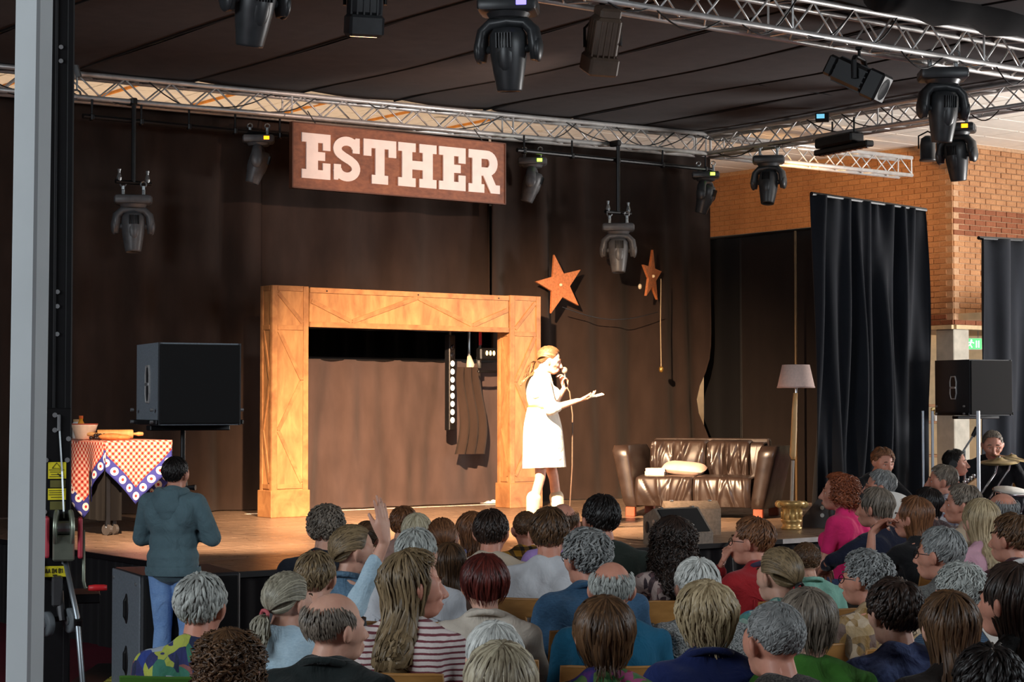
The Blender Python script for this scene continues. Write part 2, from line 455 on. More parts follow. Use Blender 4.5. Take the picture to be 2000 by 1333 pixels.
for i in range(5):
    for j in (0.15, 3, 6.7):
        if i == 4 and j < 2: continue
        MB().tube([(2 * i + .12, j, 0), (2 * i + .12, j, ST - .04)], .024, 8).build('leg', M_steel, stage)
M_tape = mat('white_tape', (235, 225, 210), .5)
MB().box((5.2, 6.08, ST + .002), (3.4, .05, .003)).build('tape_line', M_tape, stage)
MB().box((1.35, 1.0, ST + .002), (.25, .02, .003), ).build('tape_mark', M_tape, stage)

# ------------------------------------------------------------------ curtains
def curtain(name, label, p0, p1, z0, z1, m, pleat=.16, amp=.05, seed=1, edge=None, res=.022, nz=26, cat='curtain', top=.35, group=None, hem=True, z1b=None):
    p0 = Vector(p0[:2]); p1 = Vector(p1[:2]); d = p1 - p0; L = d.length; a_ = math.atan2(d.y, d.x)
    g = random.Random(seed); comps = []
    for q_ in range(6):
        k_ = g.uniform(.75, 2.8); comps.append((2 * pi / (pleat * k_), g.uniform(0, 6.28), k_ ** 1.3 * g.uniform(.5, 1), g.uniform(-.25, .25)))
    ns = sum(c[2] for c in comps); z1b = z1 if z1b is None else z1b
    def off(x, v):
        k = top + (1 - top) * (1 - v) ** .8
        s_ = sum(c[2] * sin(c[0] * (x + c[3] * (1 - v)) + c[1]) for c in comps) / ns
        return amp * k * s_ * 1.7
    def fn(dy):
        def f(u, v):
            zt = z1 + (z1b - z1) * u
            z = z0 + (zt - z0) * v; x = u * L
            if edge: x = x * edge(z)
            return (x, off(x, v) + dy, z)
        return f
    nu = max(8, int(L / res)); mb = MB()
    mb.grid(nu, nz, fn(0)); mb.grid(nu, nz, fn(.012), flip=True)
    n1 = nu * nz
    for j in range(nz - 1):
        for e in (0, nu - 1): mb.f.append((j * nu + e, (j + 1) * nu + e, n1 + (j + 1) * nu + e, n1 + j * nu + e))
    for i in range(nu - 1):
        for j in (0, nz - 1): mb.f.append((j * nu + i, j * nu + i + 1, n1 + j * nu + i + 1, n1 + j * nu + i))
    t = thing(name, label, cat, (p0.x, p0.y, 0), a_, group)
    mb.build('fabric', m, t, True)
    MB().tube([(-.02, .006, z1 + .005), (L + .02, .006, z1b + .005)], .022, 8).build('rail', M_blackm, t)
    return t
YB = 6.15
curtain('stage_drape', 'dark pleated back drape left of the wooden portal', S(-2.2, YB + 1.1), S(4.0, YB + .5), ST + .01, 5.10, M_drape, .3, .09, 3, top=.5)
def notch(z): return 1 - .05 * math.exp(-((z - 1.95) / .42) ** 2)
curtain('stage_drape', 'dark pleated back drape with the two stars, right of portal', S(6.92, YB + .2), S(10.3, YB), ST + .01, 5.10, M_drape, .34, .11, 11, edge=notch, top=.5)
curtain('stage_drape', 'dark drape above the portal behind the sign', S(3.5, YB + .62), S(7.0, YB + .34), 2.75, 5.10, M_drape, .4, .06, 5, top=.6)
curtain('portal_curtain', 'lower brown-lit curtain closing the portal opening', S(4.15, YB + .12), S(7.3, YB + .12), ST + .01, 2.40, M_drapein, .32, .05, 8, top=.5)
curtain('void_backdrop', 'black sheet standing for the dark void behind the portal', S(2.6, 8.3), S(9.3, 8.3), 0.0, 4.5, M_drapeb, .2, .05, 9)  # black sheet put in as the dark void above the portal curtain
# side flats at stage right
f0 = Vector((at(1374, 462, 24.7).x, 24.7, 0)); f1 = Vector((at(1446, 456, 24.2).x, 24.2, 0)); f2 = Vector((at(1600, 446, 23.1).x, 23.1, 0)); f3 = f2 + (f2 - f1).normalized() * 1.3
curtain('side_curtain', 'shadow-darkened narrow side curtain right of the star drape', f0, f1, 0.0, 4.05, M_drapeb, .3, .03, 21)  # blacker cloth carries the shadow this curtain stands in
curtain('side_curtain', 'flat brown-black side curtain behind the floor lamp', f1, f2, 0.0, 4.05, M_drapeside, .8, .015, 22)
t = thing('curtain_pole', 'thin upright pole in front of the side curtain above the lamp', 'pole', Vector((at(1553, 450, 22.9).x, 22.9, 0)))
MB().tube([(0, 0, 0), (0, 0, 4.0)], .017, 8).build('tube', mat('brass_tube', (84, 64, 36), .5, .4), t)
MB().lathe([(.14, 0), (.14, .012), (.03, .02), (.02, .06)], 16).build('base', M_blackm, t)
c0 = at(1588, 380, 19.0); c1 = at(1807, 411, 20.5)
curtain('standing_curtain', 'tall free-standing blue-black velvet curtain behind the guitarist', (c0.x, c0.y), (c1.x, c1.y), 0.02, c0.z, M_drapeblue, .22, .11, 31, z1b=c1.z, top=.7)
c2 = at(1914, 466, 22.0); c3 = at(2080, 474, 23.2)
curtain('standing_curtain', 'free-standing blue-black velvet curtain at the far right edge behind the drummer', (c2.x, c2.y), (c3.x, c3.y), 0.02, c2.z, M_drapeblue, .22, .11, 35, z1b=c3.z, top=.7)
# canopy of cloth strips
cn = thing('canopy', 'black cloth canopy in seamed strips over the stage', 'canopy', S(0, 0, 5.385), A)
xs = [-2.6, -1.2, .4, 1.75, 3.05, 4.4, 5.6, 6.8, 7.95, 9.0, 10.1]
for i in range(len(xs) - 1):
    x0, x1 = xs[i] + .012, xs[i + 1] - .012
    def fn(u, v, x0=x0, x1=x1):
        y = -2.4 + v * (8.34 + .95 * (9.86 - x0) / 11.46); return (x0 + (x1 - x0) * u, y, -.025 * sin(pi * u) - .03 * sin(pi * ((y + .3) % 6.2) / 6.2) + .02 * sin(v * 9 + i))
    mb = MB(); mb.grid(7, 22, fn, flip=True); mb.grid(7, 22, lambda u, v: tuple(Vector(fn(u, v)) + Vector((0, 0, .012))))
    mb.build('cloth_strip', M_canopy, cn, True)
    MB().tube([fn(1.0 - 1e-6, v / 12) for v in range(13)], .016, 6).build('seam', M_drapeb, cn, True)
MB().tube([(-2.6, 2.95, -.02), (10.1, 2.95, -.02)], .007, 6).build('cross_seam', M_drapeb, cn)
rc = MB(); rc.tube([(5.6 + .25 * i, -.95, .02 + .025 * sin(i * 1.7)) for i in range(20)], [.17 + .02 * sin(i * 2.3) for i in range(20)], 14)
tag(rc.build('rolled_cloth', M_drapeb, None, True, S(0, 0, 5.36), A), 'thick black cloth roll along the top of the front truss', 'cloth roll')

# ------------------------------------------------------------------ trusses
ZB = 5.06; TW = .24
_br = {}
def truss(name, label, p0, p1, zb=ZB, w_=TW, m=M_alu, step=.25):
    p0 = Vector(p0[:2]); p1 = Vector(p1[:2]); d = p1 - p0; L = d.length
    t = thing(name, label, 'truss', (p0.x, p0.y, zb), math.atan2(d.y, d.x))
    h = w_ / 2
    for y in (-h, h):
        for z in (0, w_): MB().tube([(0, y, z), (L, y, z)], .027, 12).build('chord', m, t, True)
    n = int(L / step); st = L / n; key = (round(st, 3), w_)
    if key not in _br:
        _br[key] = (MB().tube([(0, 0, .01), (st, 0, w_ - .01)], .0095, 6).mesh('brace', True), MB().tube([(0, 0, w_ - .01), (st, 0, .01)], .0095, 6).mesh('brace', True),
                    MB().tube([(0, -h, 0), (st, h, 0)], .0085, 6).mesh('brace', True), MB().tube([(0, h, 0), (st, -h, 0)], .0085, 6).mesh('brace', True))
    b = _br[key]
    for i in range(n):
        up = i % 2
        obj('brace', b[up], m, t, (i * st, -h, 0)); obj('brace', b[up], m, t, (i * st, h, 0))
        if i % 2 == 0 or L < 14: obj('brace', b[2 + up], m, t, (i * st, 0, 0)); obj('brace', b[3 - up], m, t, (i * st, 0, w_))
    k = max(1, round(L / 2.6))
    for i in range(k + 1):
        x = .01 + (L - .02) * i / k
        MB().tube([(x, -h, 0), (x, -h, w_), (x, h, w_), (x, h, 0), (x, -h, 0)], .012, 6).build('end_frame', m, t)
    return t
YT = 5.85; YF = -.3; XR = 10.0
def YTf(x): return YT + .95 * (9.86 - x) / 11.46
truss('lighting_truss', 'aluminium back truss above the sign', S(-1.6, YTf(-1.6)), S(9.86, YT))
truss('lighting_truss', 'short bright truss stub reaching out past the brick wall', S(10.14, YT), S(13.7, YT))
truss('lighting_truss', 'aluminium side truss running to the back corner on the right', S(XR, YT + .12), S(XR, -.16))
truss('lighting_truss', 'aluminium front truss across the top of the picture', S(-2.4, YF), S(XR + .12, YF), w_=.29)
# pipes (battens) slung under the back truss
def batten(label, x0, x1, z, y=YT - .1):
    t = thing('pipe_batten', label, 'pipe', S(x0, y, z), A)
    MB().tube([(0, 0, 0), (x1 - x0, 0, 0)], .026, 10).build('pipe', M_blackm, t)
    for i in range(5):
        x = .1 + (x1 - x0 - .2) * i / 4
        MB().tube([(x, 0, 0), (x, 0, ZB - z - .02)], .012, 6).build('hanger', M_blackm, t)
        MB().cbox((x, 0, -.005), (.04, .07, .07), .01).build('clamp', M_blackm, t)
def sx(px, y):
    r = (px - 1000) / F * 1.0; return (r * (CY + ca * y) - CX + sa * y) / (ca - r * sa)
def sy(px, x):
    r = (px - 1000) / F; return (CX + ca * x - r * (CY + sa * x)) / (sa + r * ca)
batten('black pipe batten under the back truss, left of the sign', sx(150, YT + .6), sx(560, YT + .5), 4.86, YT + .5)
batten('black pipe batten under the back truss, right of the sign', sx(1000, YT), sx(1380, YT), 4.86)
# safety strap and end fitting at the left end of the back truss
def cables(label, pts_list, name='truss_cable'):
    t = thing(name, label, 'cable', pts_list[0][0])
    for pts in pts_list:
        MB().tube([Vector(p) - pts_list[0][0] for p in pts], .007, 6).build('cable', M_cable, t, True)
def sag(a_, b_, s_, n=9): return [a_.lerp(b_, i / (n - 1)) - Vector((0, 0, s_ * sin(pi * i / (n - 1)))) for i in range(n)]
g = random.Random(4)
for lab, xa, xb, y, zz in (('thin black cables looped along the back truss, left half', 0.2, 4.2, YT, ZB + .02), ('thin black cables looped along the back truss, right half', 5.0, 9.8, YT, ZB + .02)):
    L = []
    x = xa
    while x < xb:
        x2 = x + g.uniform(.35, .9)
        L.append(sag(S(x, YTf(x) - .13, zz + g.choice((0, TW))), S(x2, YTf(x2) - .13, zz + g.choice((0, TW))), g.uniform(.03, .14))); x = x2 - g.uniform(0, .3)
    cables(lab, L)
L = []; x = 3.0
while x < 9.4:
    x2 = x + g.uniform(.4, .9); L.append(sag(S(x, YF - .16, ZB + .01), S(x2, YF - .16, ZB + g.choice((0, .28))), g.uniform(.05, .2))); x = x2 + g.uniform(0, .3)
cables('thin black cables looped along the front truss', L)
L = []; y = 0.4
while y < 5.2:
    y2 = y + g.uniform(.4, .8); L.append(sag(S(XR - .13, y, ZB + .01), S(XR - .13, y2, ZB + g.choice((0, .24))), g.uniform(.03, .12))); y = y2
cables('thin black cables looped along the side truss', L)

# ------------------------------------------------------------------ lighting fixtures
M_lens = mat('dark_lens_glass', (16, 18, 24), .12, var=0, spec=.7)
M_led = {}
def ledmat(n, rgb, e): return mat('lit_' + n, rgb, .4, var=0, emit=e)
_mh = {}
def mh_parts():
    if _mh: return _mh
    b = MB(); b.cbox((0, 0, -.13), (.40, .30, .10), .03, seg=2); b.lathe([(.15, -.18), (.13, -.215), (.06, -.225)], 20)
    for s_ in (-1, 1): b.cbox((s_ * .18, 0, -.13), (.05, .22, .07), .01)
    _mh['base'] = b.mesh('base')
    c = MB()
    for s_ in (0,):
        c.cbox((s_ * .11, 0, -.05), (.035, .05, .07), .006); c.tube([(s_ * .11, 0, -.02), (s_ * .11, 0, .025)], .02, 8)
        c.tube([(s_ * .11 + .032 * cos(a_), 0, .045 + .032 * sin(a_)) for a_ in [i * pi / 4 for i in range(9)]], .009, 6)
    _mh['clamp'] = c.mesh('clamp')
    yk = MB(); path = [(-.185, 0, -.50), (-.19, 0, -.40), (-.175, 0, -.30), (-.12, 0, -.245), (0, 0, -.232), (.12, 0, -.245), (.175, 0, -.30), (.19, 0, -.40), (.185, 0, -.50)]
    yk.tube(path, [.03, .05, .046, .042, .042, .042, .046, .05, .03], 12, Matrix.Diagonal((1, 1.5, 1, 1)))
    for s_ in (-1, 1): yk.ell((s_ * .205, 0, -.42), (.035, .075, .095))
    _mh['yoke'] = yk.mesh('yoke', True)
    h = MB(); h.lathe([(.03, .15), (.10, .14), (.125, .10), (.13, .03), (.122, -.06), (.105, -.17), (.088, -.27), (.084, -.285), (.07, -.287), (.066, -.26)], 24)
    for s_ in (-1, 1): h.ell((0, s_ * .075, -.03), (.07, .055, .15))
    h.tube([(-.16, 0, 0), (.16, 0, 0)], .03, 10)
    _mh['head'] = h.mesh('head', True)
    f = MB()
    for i in range(6): f.box((-.05 + i * .02, -.122, .055), (.008, .03, .10))
    _mh['fins'] = f.mesh('cooling_fins')
    _mh['lens'] = MB().lathe([(.001, -.262), (.066, -.262), (.06, -.27), (.001, -.276)], 20).mesh('lens', True)
    _mh['disp'] = MB().cbox((.1, -.152, -.125), (.07, .01, .045), .003).mesh('display')
    return _mh
def moving_head(label, loc, rotz, s_=1., tilt=0., pan=0., m=M_plastic, disp=None):
    p = mh_parts(); t = thing('moving_head_light', label, 'stage light', loc, rotz); t.scale = (s_,) * 3
    [obj('clamp', p['clamp'], M_steel, t, (q * .11, 0, 0)) for q in (-1, 1)]; smooth_by_angle(obj('base', p['base'], m, t))
    y = obj('yoke', p['yoke'], m, t, rot=pan)
    h = obj('head', p['head'], m, t); h.location = (0, 0, -.42); h.rotation_euler = Euler((tilt, 0, pan))
    obj('cooling_fins', p['fins'], M_blackm, h); obj('lens', p['lens'], M_lens, h)
    if disp: obj('display', p['disp'], disp, t)
    return t
def rotcam(p): return -math.atan2(p.x, p.y)
def hang(px, y=YF, z=ZB - .06):
    x = sx(px, y); return S(x, y, z)
BL = ledmat('violet_display', (120, 110, 255), 3.0); AM = ledmat('amber_display', (255, 150, 20), 3.0)
GRN = ledmat('green_led', (170, 255, 60), 6.0); RED = ledmat('red_led', (255, 60, 40), 5.0)
p = hang(495); moving_head('black moving head light at the top left, hanging from the front truss', p + Vector((0, 0, .15)), rotcam(p) + .2, 1.1, .25, .3)
p = hang(993); moving_head('large black moving head with violet display at top centre', p + Vector((0, 0, .07)), rotcam(p) - .1, 1.12, .12, -.15, M_plastic, BL)
p = hang(1846); moving_head('large black moving head on the front truss at upper right', p + Vector((0, 0, .07)), rotcam(p) + .15, 1.08, .1, .35)
p = S(XR, sy(1503, XR), ZB - .05); moving_head('black moving head under the side truss before the brick wall', p, rotcam(p), .95, -.2, -.3)
p = S(XR - .05, sy(1868, XR - .05), ZB - .05)
moving_head('black moving head with amber display under the side truss, far right', at(1868, 228, 20.6), rotcam(p) - .1, 1.0, .15, -.35, M_plastic, AM)
# back truss fixtures
def drop_head(label, px, ytop, m, s_=1.0):
    YD = YT - .15 + (.62 if px < 800 else .0); x = sx(px, YD); z = at(px, ytop, S(x, YD).y).z
    t = thing('drop_pipe', 'black drop pipe carrying ' + label, 'pipe', S(x, YD, 0), A)
    MB().tube([(0, 0, z + .06), (0, 0, ZB + .02)], .024, 10).build('pipe', M_blackm, t)
    MB().cbox((0, .05, ZB), (.06, .16, .07), .01).build('clamp', M_blackm, t)
    MB().tube([(-.2, 0, z + .06), (.2, 0, z + .06)], .022, 10).build('cross_bar', M_blackm, t)
    for s2 in (-1, 1): MB().lathe([(.02, 0), (.028, .04), (.014, .09), (.02, .13)], 8, TM((s2 * .16, 0, z + .06))).build('hook', M_steel, t)
    moving_head('grey moving head light on ' + ('the left drop pipe before the drape' if px < 800 else 'the right drop pipe between the stars'), S(x, YD, z), rotcam(S(x, YT)), s_, -.1, .1, m)
drop_head('the left hanging moving head', 258, 368, M_greypl, .95)
drop_head('the right hanging moving head', 1208, 425, M_greypl, .95)
for lab, px, pan, dsp in (('slim moving head turned sideways under the back truss, left of sign', 503, 1.45, AM), ('slim moving head turned sideways right of the sign', 1040, 1.45, GRN), ('black moving head at the back truss corner before the brick wall', 1380, 1.2, GRN)):
    yy = YT + (.5 if px < 800 else .2 if px < 1200 else -.05); p = S(sx(px, yy), yy, 4.90)
    moving_head(lab, p, rotcam(p), .85, .3, pan, M_greypl if px < 1200 else M_plastic, dsp)
# profile spots
def profile(label, loc, rotz, tilt, s_=1., m=M_plastic, lit=None, roll=0.):
    t = thing('profile_spotlight', label, 'stage light', loc, rotz); t.scale = (s_,) * 3
    MB().cbox((0, 0, .0), (.05, .06, .10), .008).tube([(0, 0, -.04), (0, 0, -.12)], .014, 8).build('clamp', M_blackm, t)
    q = MB(); q.tube([(-.15, 0, -.32), (-.15, 0, -.16), (-.11, 0, -.12), (.11, 0, -.12), (.15, 0, -.16), (.15, 0, -.32)], .013, 8, Matrix.Diagonal((1, 2, 1, 1)))
    q.build('yoke', M_blackm, t)
    b = MB(); X = Euler((tilt, 0, roll)).to_matrix().to_4x4(); T = Matrix.Translation((0, 0, -.30)) @ X
    b.cbox((0, 0, .07), (.22, .22, .34), .03, T); b.cbox((0, 0, .27), (.19, .19, .09), .02, T)
    body = smooth_by_angle(b.build('body', m, t), 30)
    r = MB()
    for s2 in (-1, 1):
        for k in range(4): r.box((s2 * .112, -.075 + k * .05, .06), (.014, .012, .30), T); r.box((-.075 + k * .05, s2 * .112, .06), (.012, .014, .30), T)
    r.build('cooling_fins', m, body)
    MB().cbox((0, 0, -.17), (.26, .26, .16), .02, T).build('front_barrel', m, t)
    MB().lathe([(.001, -.252), (.10, -.252), (.10, -.244), (.001, -.244)], 20, T).build('lens', lit or M_lens, t)
    return t
LIT = ledmat('warm_lens', (255, 200, 140), 9)
p = at(713, -74, 13.9); profile('black profile spotlight with a lit lens, top centre left', p, rotcam(p) - .1, R(12), 1.0, M_plastic, LIT, .3)
p = hang(1178, YF, ZB - .03); profile('brown profile spotlight hanging right of the violet display', p, rotcam(p) - .1, R(24), .95, mat('brown_housing', (86, 70, 58), .5), None, .5)  # housing coloured brown, unlike the black profiles
p = hang(1682, YF, ZB + .02); profile('black profile spotlight tilted over on the front truss', p, rotcam(p) + 1.25, R(-62), 1.0, M_blackm)
# small par and LED bar on the side truss
p = at(1812, 262, 20.9)
t = thing('par_can', 'small black par can beside the far right moving head', 'stage light', p, rotcam(p))
MB().tube([(-.1, 0, -.16), (-.1, 0, -.02), (0, 0, .03), (.1, 0, -.02), (.1, 0, -.16)], .01, 6).build('yoke', M_blackm, t)
MB().lathe([(.03, -.02), (.075, -.05), (.085, -.12), (.085, -.27), (.095, -.28), (.095, -.30), (.07, -.30)], 18).build('can', M_plastic, t, True)
p0 = at(1596, 300, 22.4); p1 = at(1700, 283, 21.5)
t = thing('led_bar', 'black LED batten slung under the side truss', 'stage light', p0, math.atan2(p1.y - p0.y, p1.x - p0.x))
Lb = (p1 - p0).to_2d().length
MB().cbox((Lb / 2, 0, 0), (Lb, .12, .07), .015).build('housing', M_blackm, t)
for i in range(9): MB().lathe([(.001, -.045), (.04, -.045), (.045, -.03), (.03, -.03)], 12, TM((.1 + i * (Lb - .2) / 8, 0, 0))).build('lens', M_lens, t)
MB().cbox((Lb * .42, 0, .1), (Lb * .7, .2, .12), .02).build('power_box', M_blackm, t)
for x in (.3, Lb - .3): MB().tube([(x, 0, .03), (x, 0, .34)], .012, 6).build('bracket', M_blackm, t)
p = at(1606, 230, 21.9)
t = thing('junction_box', 'small blue-lit control box on the side truss', 'control box', p, rotcam(p))
MB().cbox((0, 0, 0), (.16, .1, .1), .01).build('case', M_blackm, t); MB().box((-.02, -.055, .01), (.09, .008, .05)).build('screen', ledmat('cyan_display', (120, 200, 230), 1.0), t)
# canopy tie at the left end of the back truss
p = at(143, 128, 19.2)
t = thing('truss_hook', 'bright lifting shackle at the left end of the back truss', 'hook', p)
MB().tube([(0, 0, .08), (.02, 0, .0), (.06, 0, -.12)], [.02, .035, .03], 8).build('strap', M_steel, t); MB().tube([(.03 + .05 * cos(a_), 0, -.3 + .05 * sin(a_)) for a_ in [i * pi / 5 for i in range(9)]], .012, 6).tube([(.04, 0, -.1), (.04, 0, -.25)], .01, 6).build('hook', M_steel, t)
# ------------------------------------------------------------------ ESTHER sign
def sign():
    x0 = sx(570, 5.6); x1 = sx(987, 5.6); z0, z1 = 4.19, 4.90; Wd, Hd = x1 - x0, z1 - z0
    m, t_ = base('rust_brown_board', lin((128, 78, 54)), .6)
    v = t_.coord((1, 1, 2)); f = t_.noise(v, 2.6, 8, .65, .8); f2 = t_.noise(v, 14, 6)
    c = t_.ramp(f, [(.3, lin((96, 56, 38))), (.5, lin((126, 76, 52))), (.72, lin((152, 96, 64)))])
    t_.link(t_.mix(.25, c, t_.ramp(f2, [(.35, lin((90, 50, 34))), (.65, lin((160, 104, 70)))])), t_.b.inputs['Base Color'])
    t = thing('stage_sign', 'brown hanging board with white slab letters reading ESTHER', 'sign', S(x0, 5.6, z0), A)
    MB().cbox((Wd / 2, .03, Hd / 2), (Wd, .05, Hd), .004).build('board', m, t)
    fr = mat('dark_board_edge', (92, 54, 36), .6)
    for c_, d_ in (((Wd / 2, .028, .006), (Wd + .012, .064, .012)), ((Wd / 2, .028, Hd - .006), (Wd + .012, .064, .012)), ((.0, .028, Hd / 2), (.014, .064, Hd)), ((Wd, .028, Hd / 2), (.014, .064, Hd))):
        MB().box(c_, d_).build('edge_strip', fr, t)
    for x in (.3, Wd - .3): MB().tube([(x, .03, Hd), (x, .2, ZB - z0)], .006, 6).build('hanger', M_steel, t)
    E = [(0, 0), (.64, 0), (.64, .36), (.47, .36), (.47, .2), (.36, .2), (.36, .41), (.52, .41), (.52, .6), (.36, .6), (.36, .8), (.47, .8), (.47, .64), (.64, .64), (.64, 1), (0, 1), (0, .8), (.1, .8), (.1, .2), (0, .2)]
    T = [(.18, 0), (.54, 0), (.54, .2), (.46, .2), (.46, .8), (.55, .8), (.55, .62), (.72, .62), (.72, 1), (0, 1), (0, .62), (.17, .62), (.17, .8), (.26, .8), (.26, .2), (.18, .2)]
    Hh = [(0, 0), (.36, 0), (.36, .2), (.29, .2), (.29, .4), (.51, .4), (.51, .2), (.44, .2), (.44, 0), (.8, 0), (.8, .2), (.72, .2), (.72, .8), (.8, .8), (.8, 1), (.44, 1), (.44, .8), (.51, .8), (.51, .6), (.29, .6), (.29, .8), (.36, .8), (.36, 1), (0, 1), (0, .8), (.08, .8), (.08, .2), (0, .2)]
    def stroke(mb, pts, wd, d0, d1, M):
        n = len(pts); Lr, Rr = [], []
        for i, p in enumerate(pts):
            a_ = Vector(pts[min(i + 1, n - 1)]) - Vector(pts[max(i - 1, 0)]); nn = Vector((-a_.y, a_.x)).normalized() * wd / 2
            Lr.append((p[0] + nn.x, p[1] + nn.y)); Rr.append((p[0] - nn.x, p[1] - nn.y))
        mb.prism(Lr + Rr[::-1], d0, d1, M)
    ranges = ((587, 643), (649, 701), (708, 772), (776, 851), (856, 908), (914, 975))
    for ch, (a_, b_) in zip('ESTHER', ranges):
        lx0 = sx(a_, 5.6) - x0; lx1 = sx(b_, 5.6) - x0
        nat = {'E': .64, 'S': .64, 'T': .72, 'H': .8, 'R': .76}[ch]
        # map letter (x, y) to board (x, -y depth, z)
        Mx = Matrix(((((lx1 - lx0) / nat), 0, 0, lx0), (0, 0, 1, 0), (0, .485, 0, .115), (0, 0, 0, 1)))
        d0, d1 = -.012, .012; d2 = d0 - .0006; d3 = d0 - .0012
        mb = MB()
        if ch == 'E': mb.prism(E, d0, d1, Mx)
        elif ch == 'T': mb.prism(T, d0, d1, Mx)
        elif ch == 'H': mb.prism(Hh, d0, d1, Mx)
        elif ch == 'S':
            P = [(.32 + .225 * cos(R(a2)), .725 + .175 * sin(R(a2))) for a2 in range(8, 236, 12)]
            P += [(.25, .545), (.34, .50), (.41, .465)]
            P += [(.32 + .225 * cos(R(a2)), .285 + .185 * sin(R(a2))) for a2 in range(42, -178, -12)]
            stroke(mb, P, .2, d0, d1, Mx)
            mb.prism([(.46, .64), (.63, .64), (.63, .98), (.53, .98), (.46, .84)], d2, d1, Mx); mb.prism([(.01, .02), (.11, .02), (.18, .18), (.18, .37), (.01, .37)], d2, d1, Mx)
        else:
            mb.prism([(0, 0), (.38, 0), (.38, .2), (.31, .2), (.31, .8), (.31, 1), (0, 1), (0, .8), (.09, .8), (.09, .2), (0, .2)], d0, d1, Mx)
            P = [(.29, .9), (.42, .9)] + [(.45 + .155 * cos(R(a2)), .70 + .2 * sin(R(a2))) for a2 in range(80, -81, -16)] + [(.42, .5), (.29, .5)]
            stroke(mb, P, .2, d2, d1, Mx)
            mb.prism([(.33, .46), (.54, .46), (.66, .2), (.76, .2), (.76, 0), (.54, 0)], d3, d1, Mx)
        mb.build('letter', mat('white_letter_paint', (236, 224, 218), .6, var=.03), t)
sign()

# ------------------------------------------------------------------ wooden portal
def wood(name, a_, b_, sc=(1, 1, 1), rough=.6):
    if name in _mats: return _mats[name]
    m, t = base(name, lin(a_), rough)
    v = t.coord(sc); f = t.noise(v, 3.2, 8, .6, .5); f2 = t.noise(v, 1.1, 5, .6)
    c = t.ramp(f, [(.3, lin(a_)), (.7, lin(b_))]); c2 = t.ramp(f2, [(.35, (.72, .68, .64)), (.65, (1.08, 1.05, 1.0))])
    t.link(t.mix(1., c, c2, 'MULTIPLY'), t.b.inputs['Base Color']); t.bump(f, .15, .004); _mats[name] = m; return m
M_pw = wood('golden_stained_ply', (142, 98, 60), (182, 136, 88), (3, 3, .9))
M_pw2 = wood('golden_stained_trim', (134, 90, 54), (174, 128, 82), (2, 2, 2))
def portal():
    t = thing('wooden_portal', 'golden wooden doorway frame with crate-like diagonal bracing', 'portal', S(3.37, 5.3, ST), A)
    HT, PW, D, BZ = 2.4, .43, .25, 1.985
    def pillar(x0):
        o = MB().box((x0 + PW / 2, D / 2, HT / 2), (PW - .02, D - .02, HT)).build('pillar', M_pw, t)
        def tr(c, d): MB().cbox(c, d, .002).build('trim_board', M_pw2, o)
        for x in (x0 + .03, x0 + PW - .03):
            tr((x, .004, HT / 2), (.06, .014, HT - .002)); tr((x, D - .004, HT / 2), (.06, .014, HT - .002))
        for z in (HT - .03, BZ - .02, .32): tr((x0 + PW / 2, .005, z), (PW - .13, .012, .05))
        for x in (x0 + .004, x0 + PW - .004):
            for y in (.03, D - .03): tr((x, y, HT / 2), (.014, .045, HT - .004))
            for z in (HT - .03, BZ - .02, .32): tr((x, D / 2, z), (.012, D - .12, .05))
            zs = [.36, .90, 1.42, 1.94]
            for k in range(3):
                a_ = (x, .055, zs[k]); b_ = (x, D - .055, zs[k + 1])
                if k % 2: a_, b_ = (x, D - .055, zs[k]), (x, .055, zs[k + 1])
                d_ = Vector(b_) - Vector(a_); L = d_.length; an = math.atan2(d_.z, d_.y)
                MB().box((0, 0, 0), (.011, L, .035), TM((Vector(a_) + Vector(b_)) / 2, (an, 0, 0))).build('diagonal_brace', M_pw2, o)
        zs = [.36, .90, 1.42, 1.94]
        for k in range(3):
            xa, xb = (x0 + .075, x0 + PW - .075)
            if k % 2 == (0 if x0 < 1 else 1): xa, xb = xb, xa
            if k == 1: xa, xb = xb, xa; xa, xb = xb, xa
            d_ = Vector((xb - xa, 0, zs[k + 1] - zs[k])); an = -math.atan2(d_.z, d_.x)
            MB().box((0, 0, 0), (d_.length, .011, .04), TM(((xa + xb) / 2, .006, (zs[k] + zs[k + 1]) / 2), (0, an, 0))).build('diagonal_brace', M_pw2, o)
        d_ = Vector((PW - .14, 0, (HT - BZ) - .11)); an = -math.atan2(d_.z, d_.x)
        an = -an if x0 < 1 else an
        MB().box((0, 0, 0), (d_.length, .011, .04), TM((x0 + PW / 2, .006, (BZ + HT) / 2 - .02), (0, an, 0))).build('diagonal_brace', M_pw2, o)
        MB().cbox((x0 + PW / 2, D / 2, .14), (PW + .035, D + .035, .28), .006).build('plinth', M_pw2, o)
        return o
    pillar(0); pillar(3.07)
    x0, x1 = .452, 3.052
    b = MB().box(((x0 + x1) / 2, D / 2, (BZ + HT) / 2 - .008), (x1 - x0, D - .03, HT - BZ - .016)).build('lintel', M_pw, t)
    for z in (HT - .035, BZ + .02): MB().cbox(((x0 + x1) / 2, .008, z), (x1 - x0, .016, .055), .002).build('trim_board', M_pw2, b)
    n = 4; pts = [x0 - .02, x0 + .5, x0 + 1.36, x0 + 2.16, x1 + .01]
    pts = [x0 + .02, x0 + .52, x0 + 1.36, x0 + 2.1, x1 - .02]; zz = [HT - .15, BZ + .06, HT - .07, BZ + .06, HT - .17]
    for k in range(4):
        a_ = Vector((pts[k], .009, zz[k])); c_ = Vector((pts[k + 1], .009, zz[k + 1])); d_ = c_ - a_
        MB().box((0, 0, 0), (d_.length, .012, .045), TM((a_ + c_) / 2, (0, -math.atan2(d_.z, d_.x), 0))).build('diagonal_brace', M_pw2, b)
    for k in (.2, 1.36, 2.45): MB().lathe([(.008, 0), (.008, .006)], 8, TM((x0 + k, .0, HT - .04), (pi / 2, 0, 0))).build('screw', M_blackm, b)
portal()
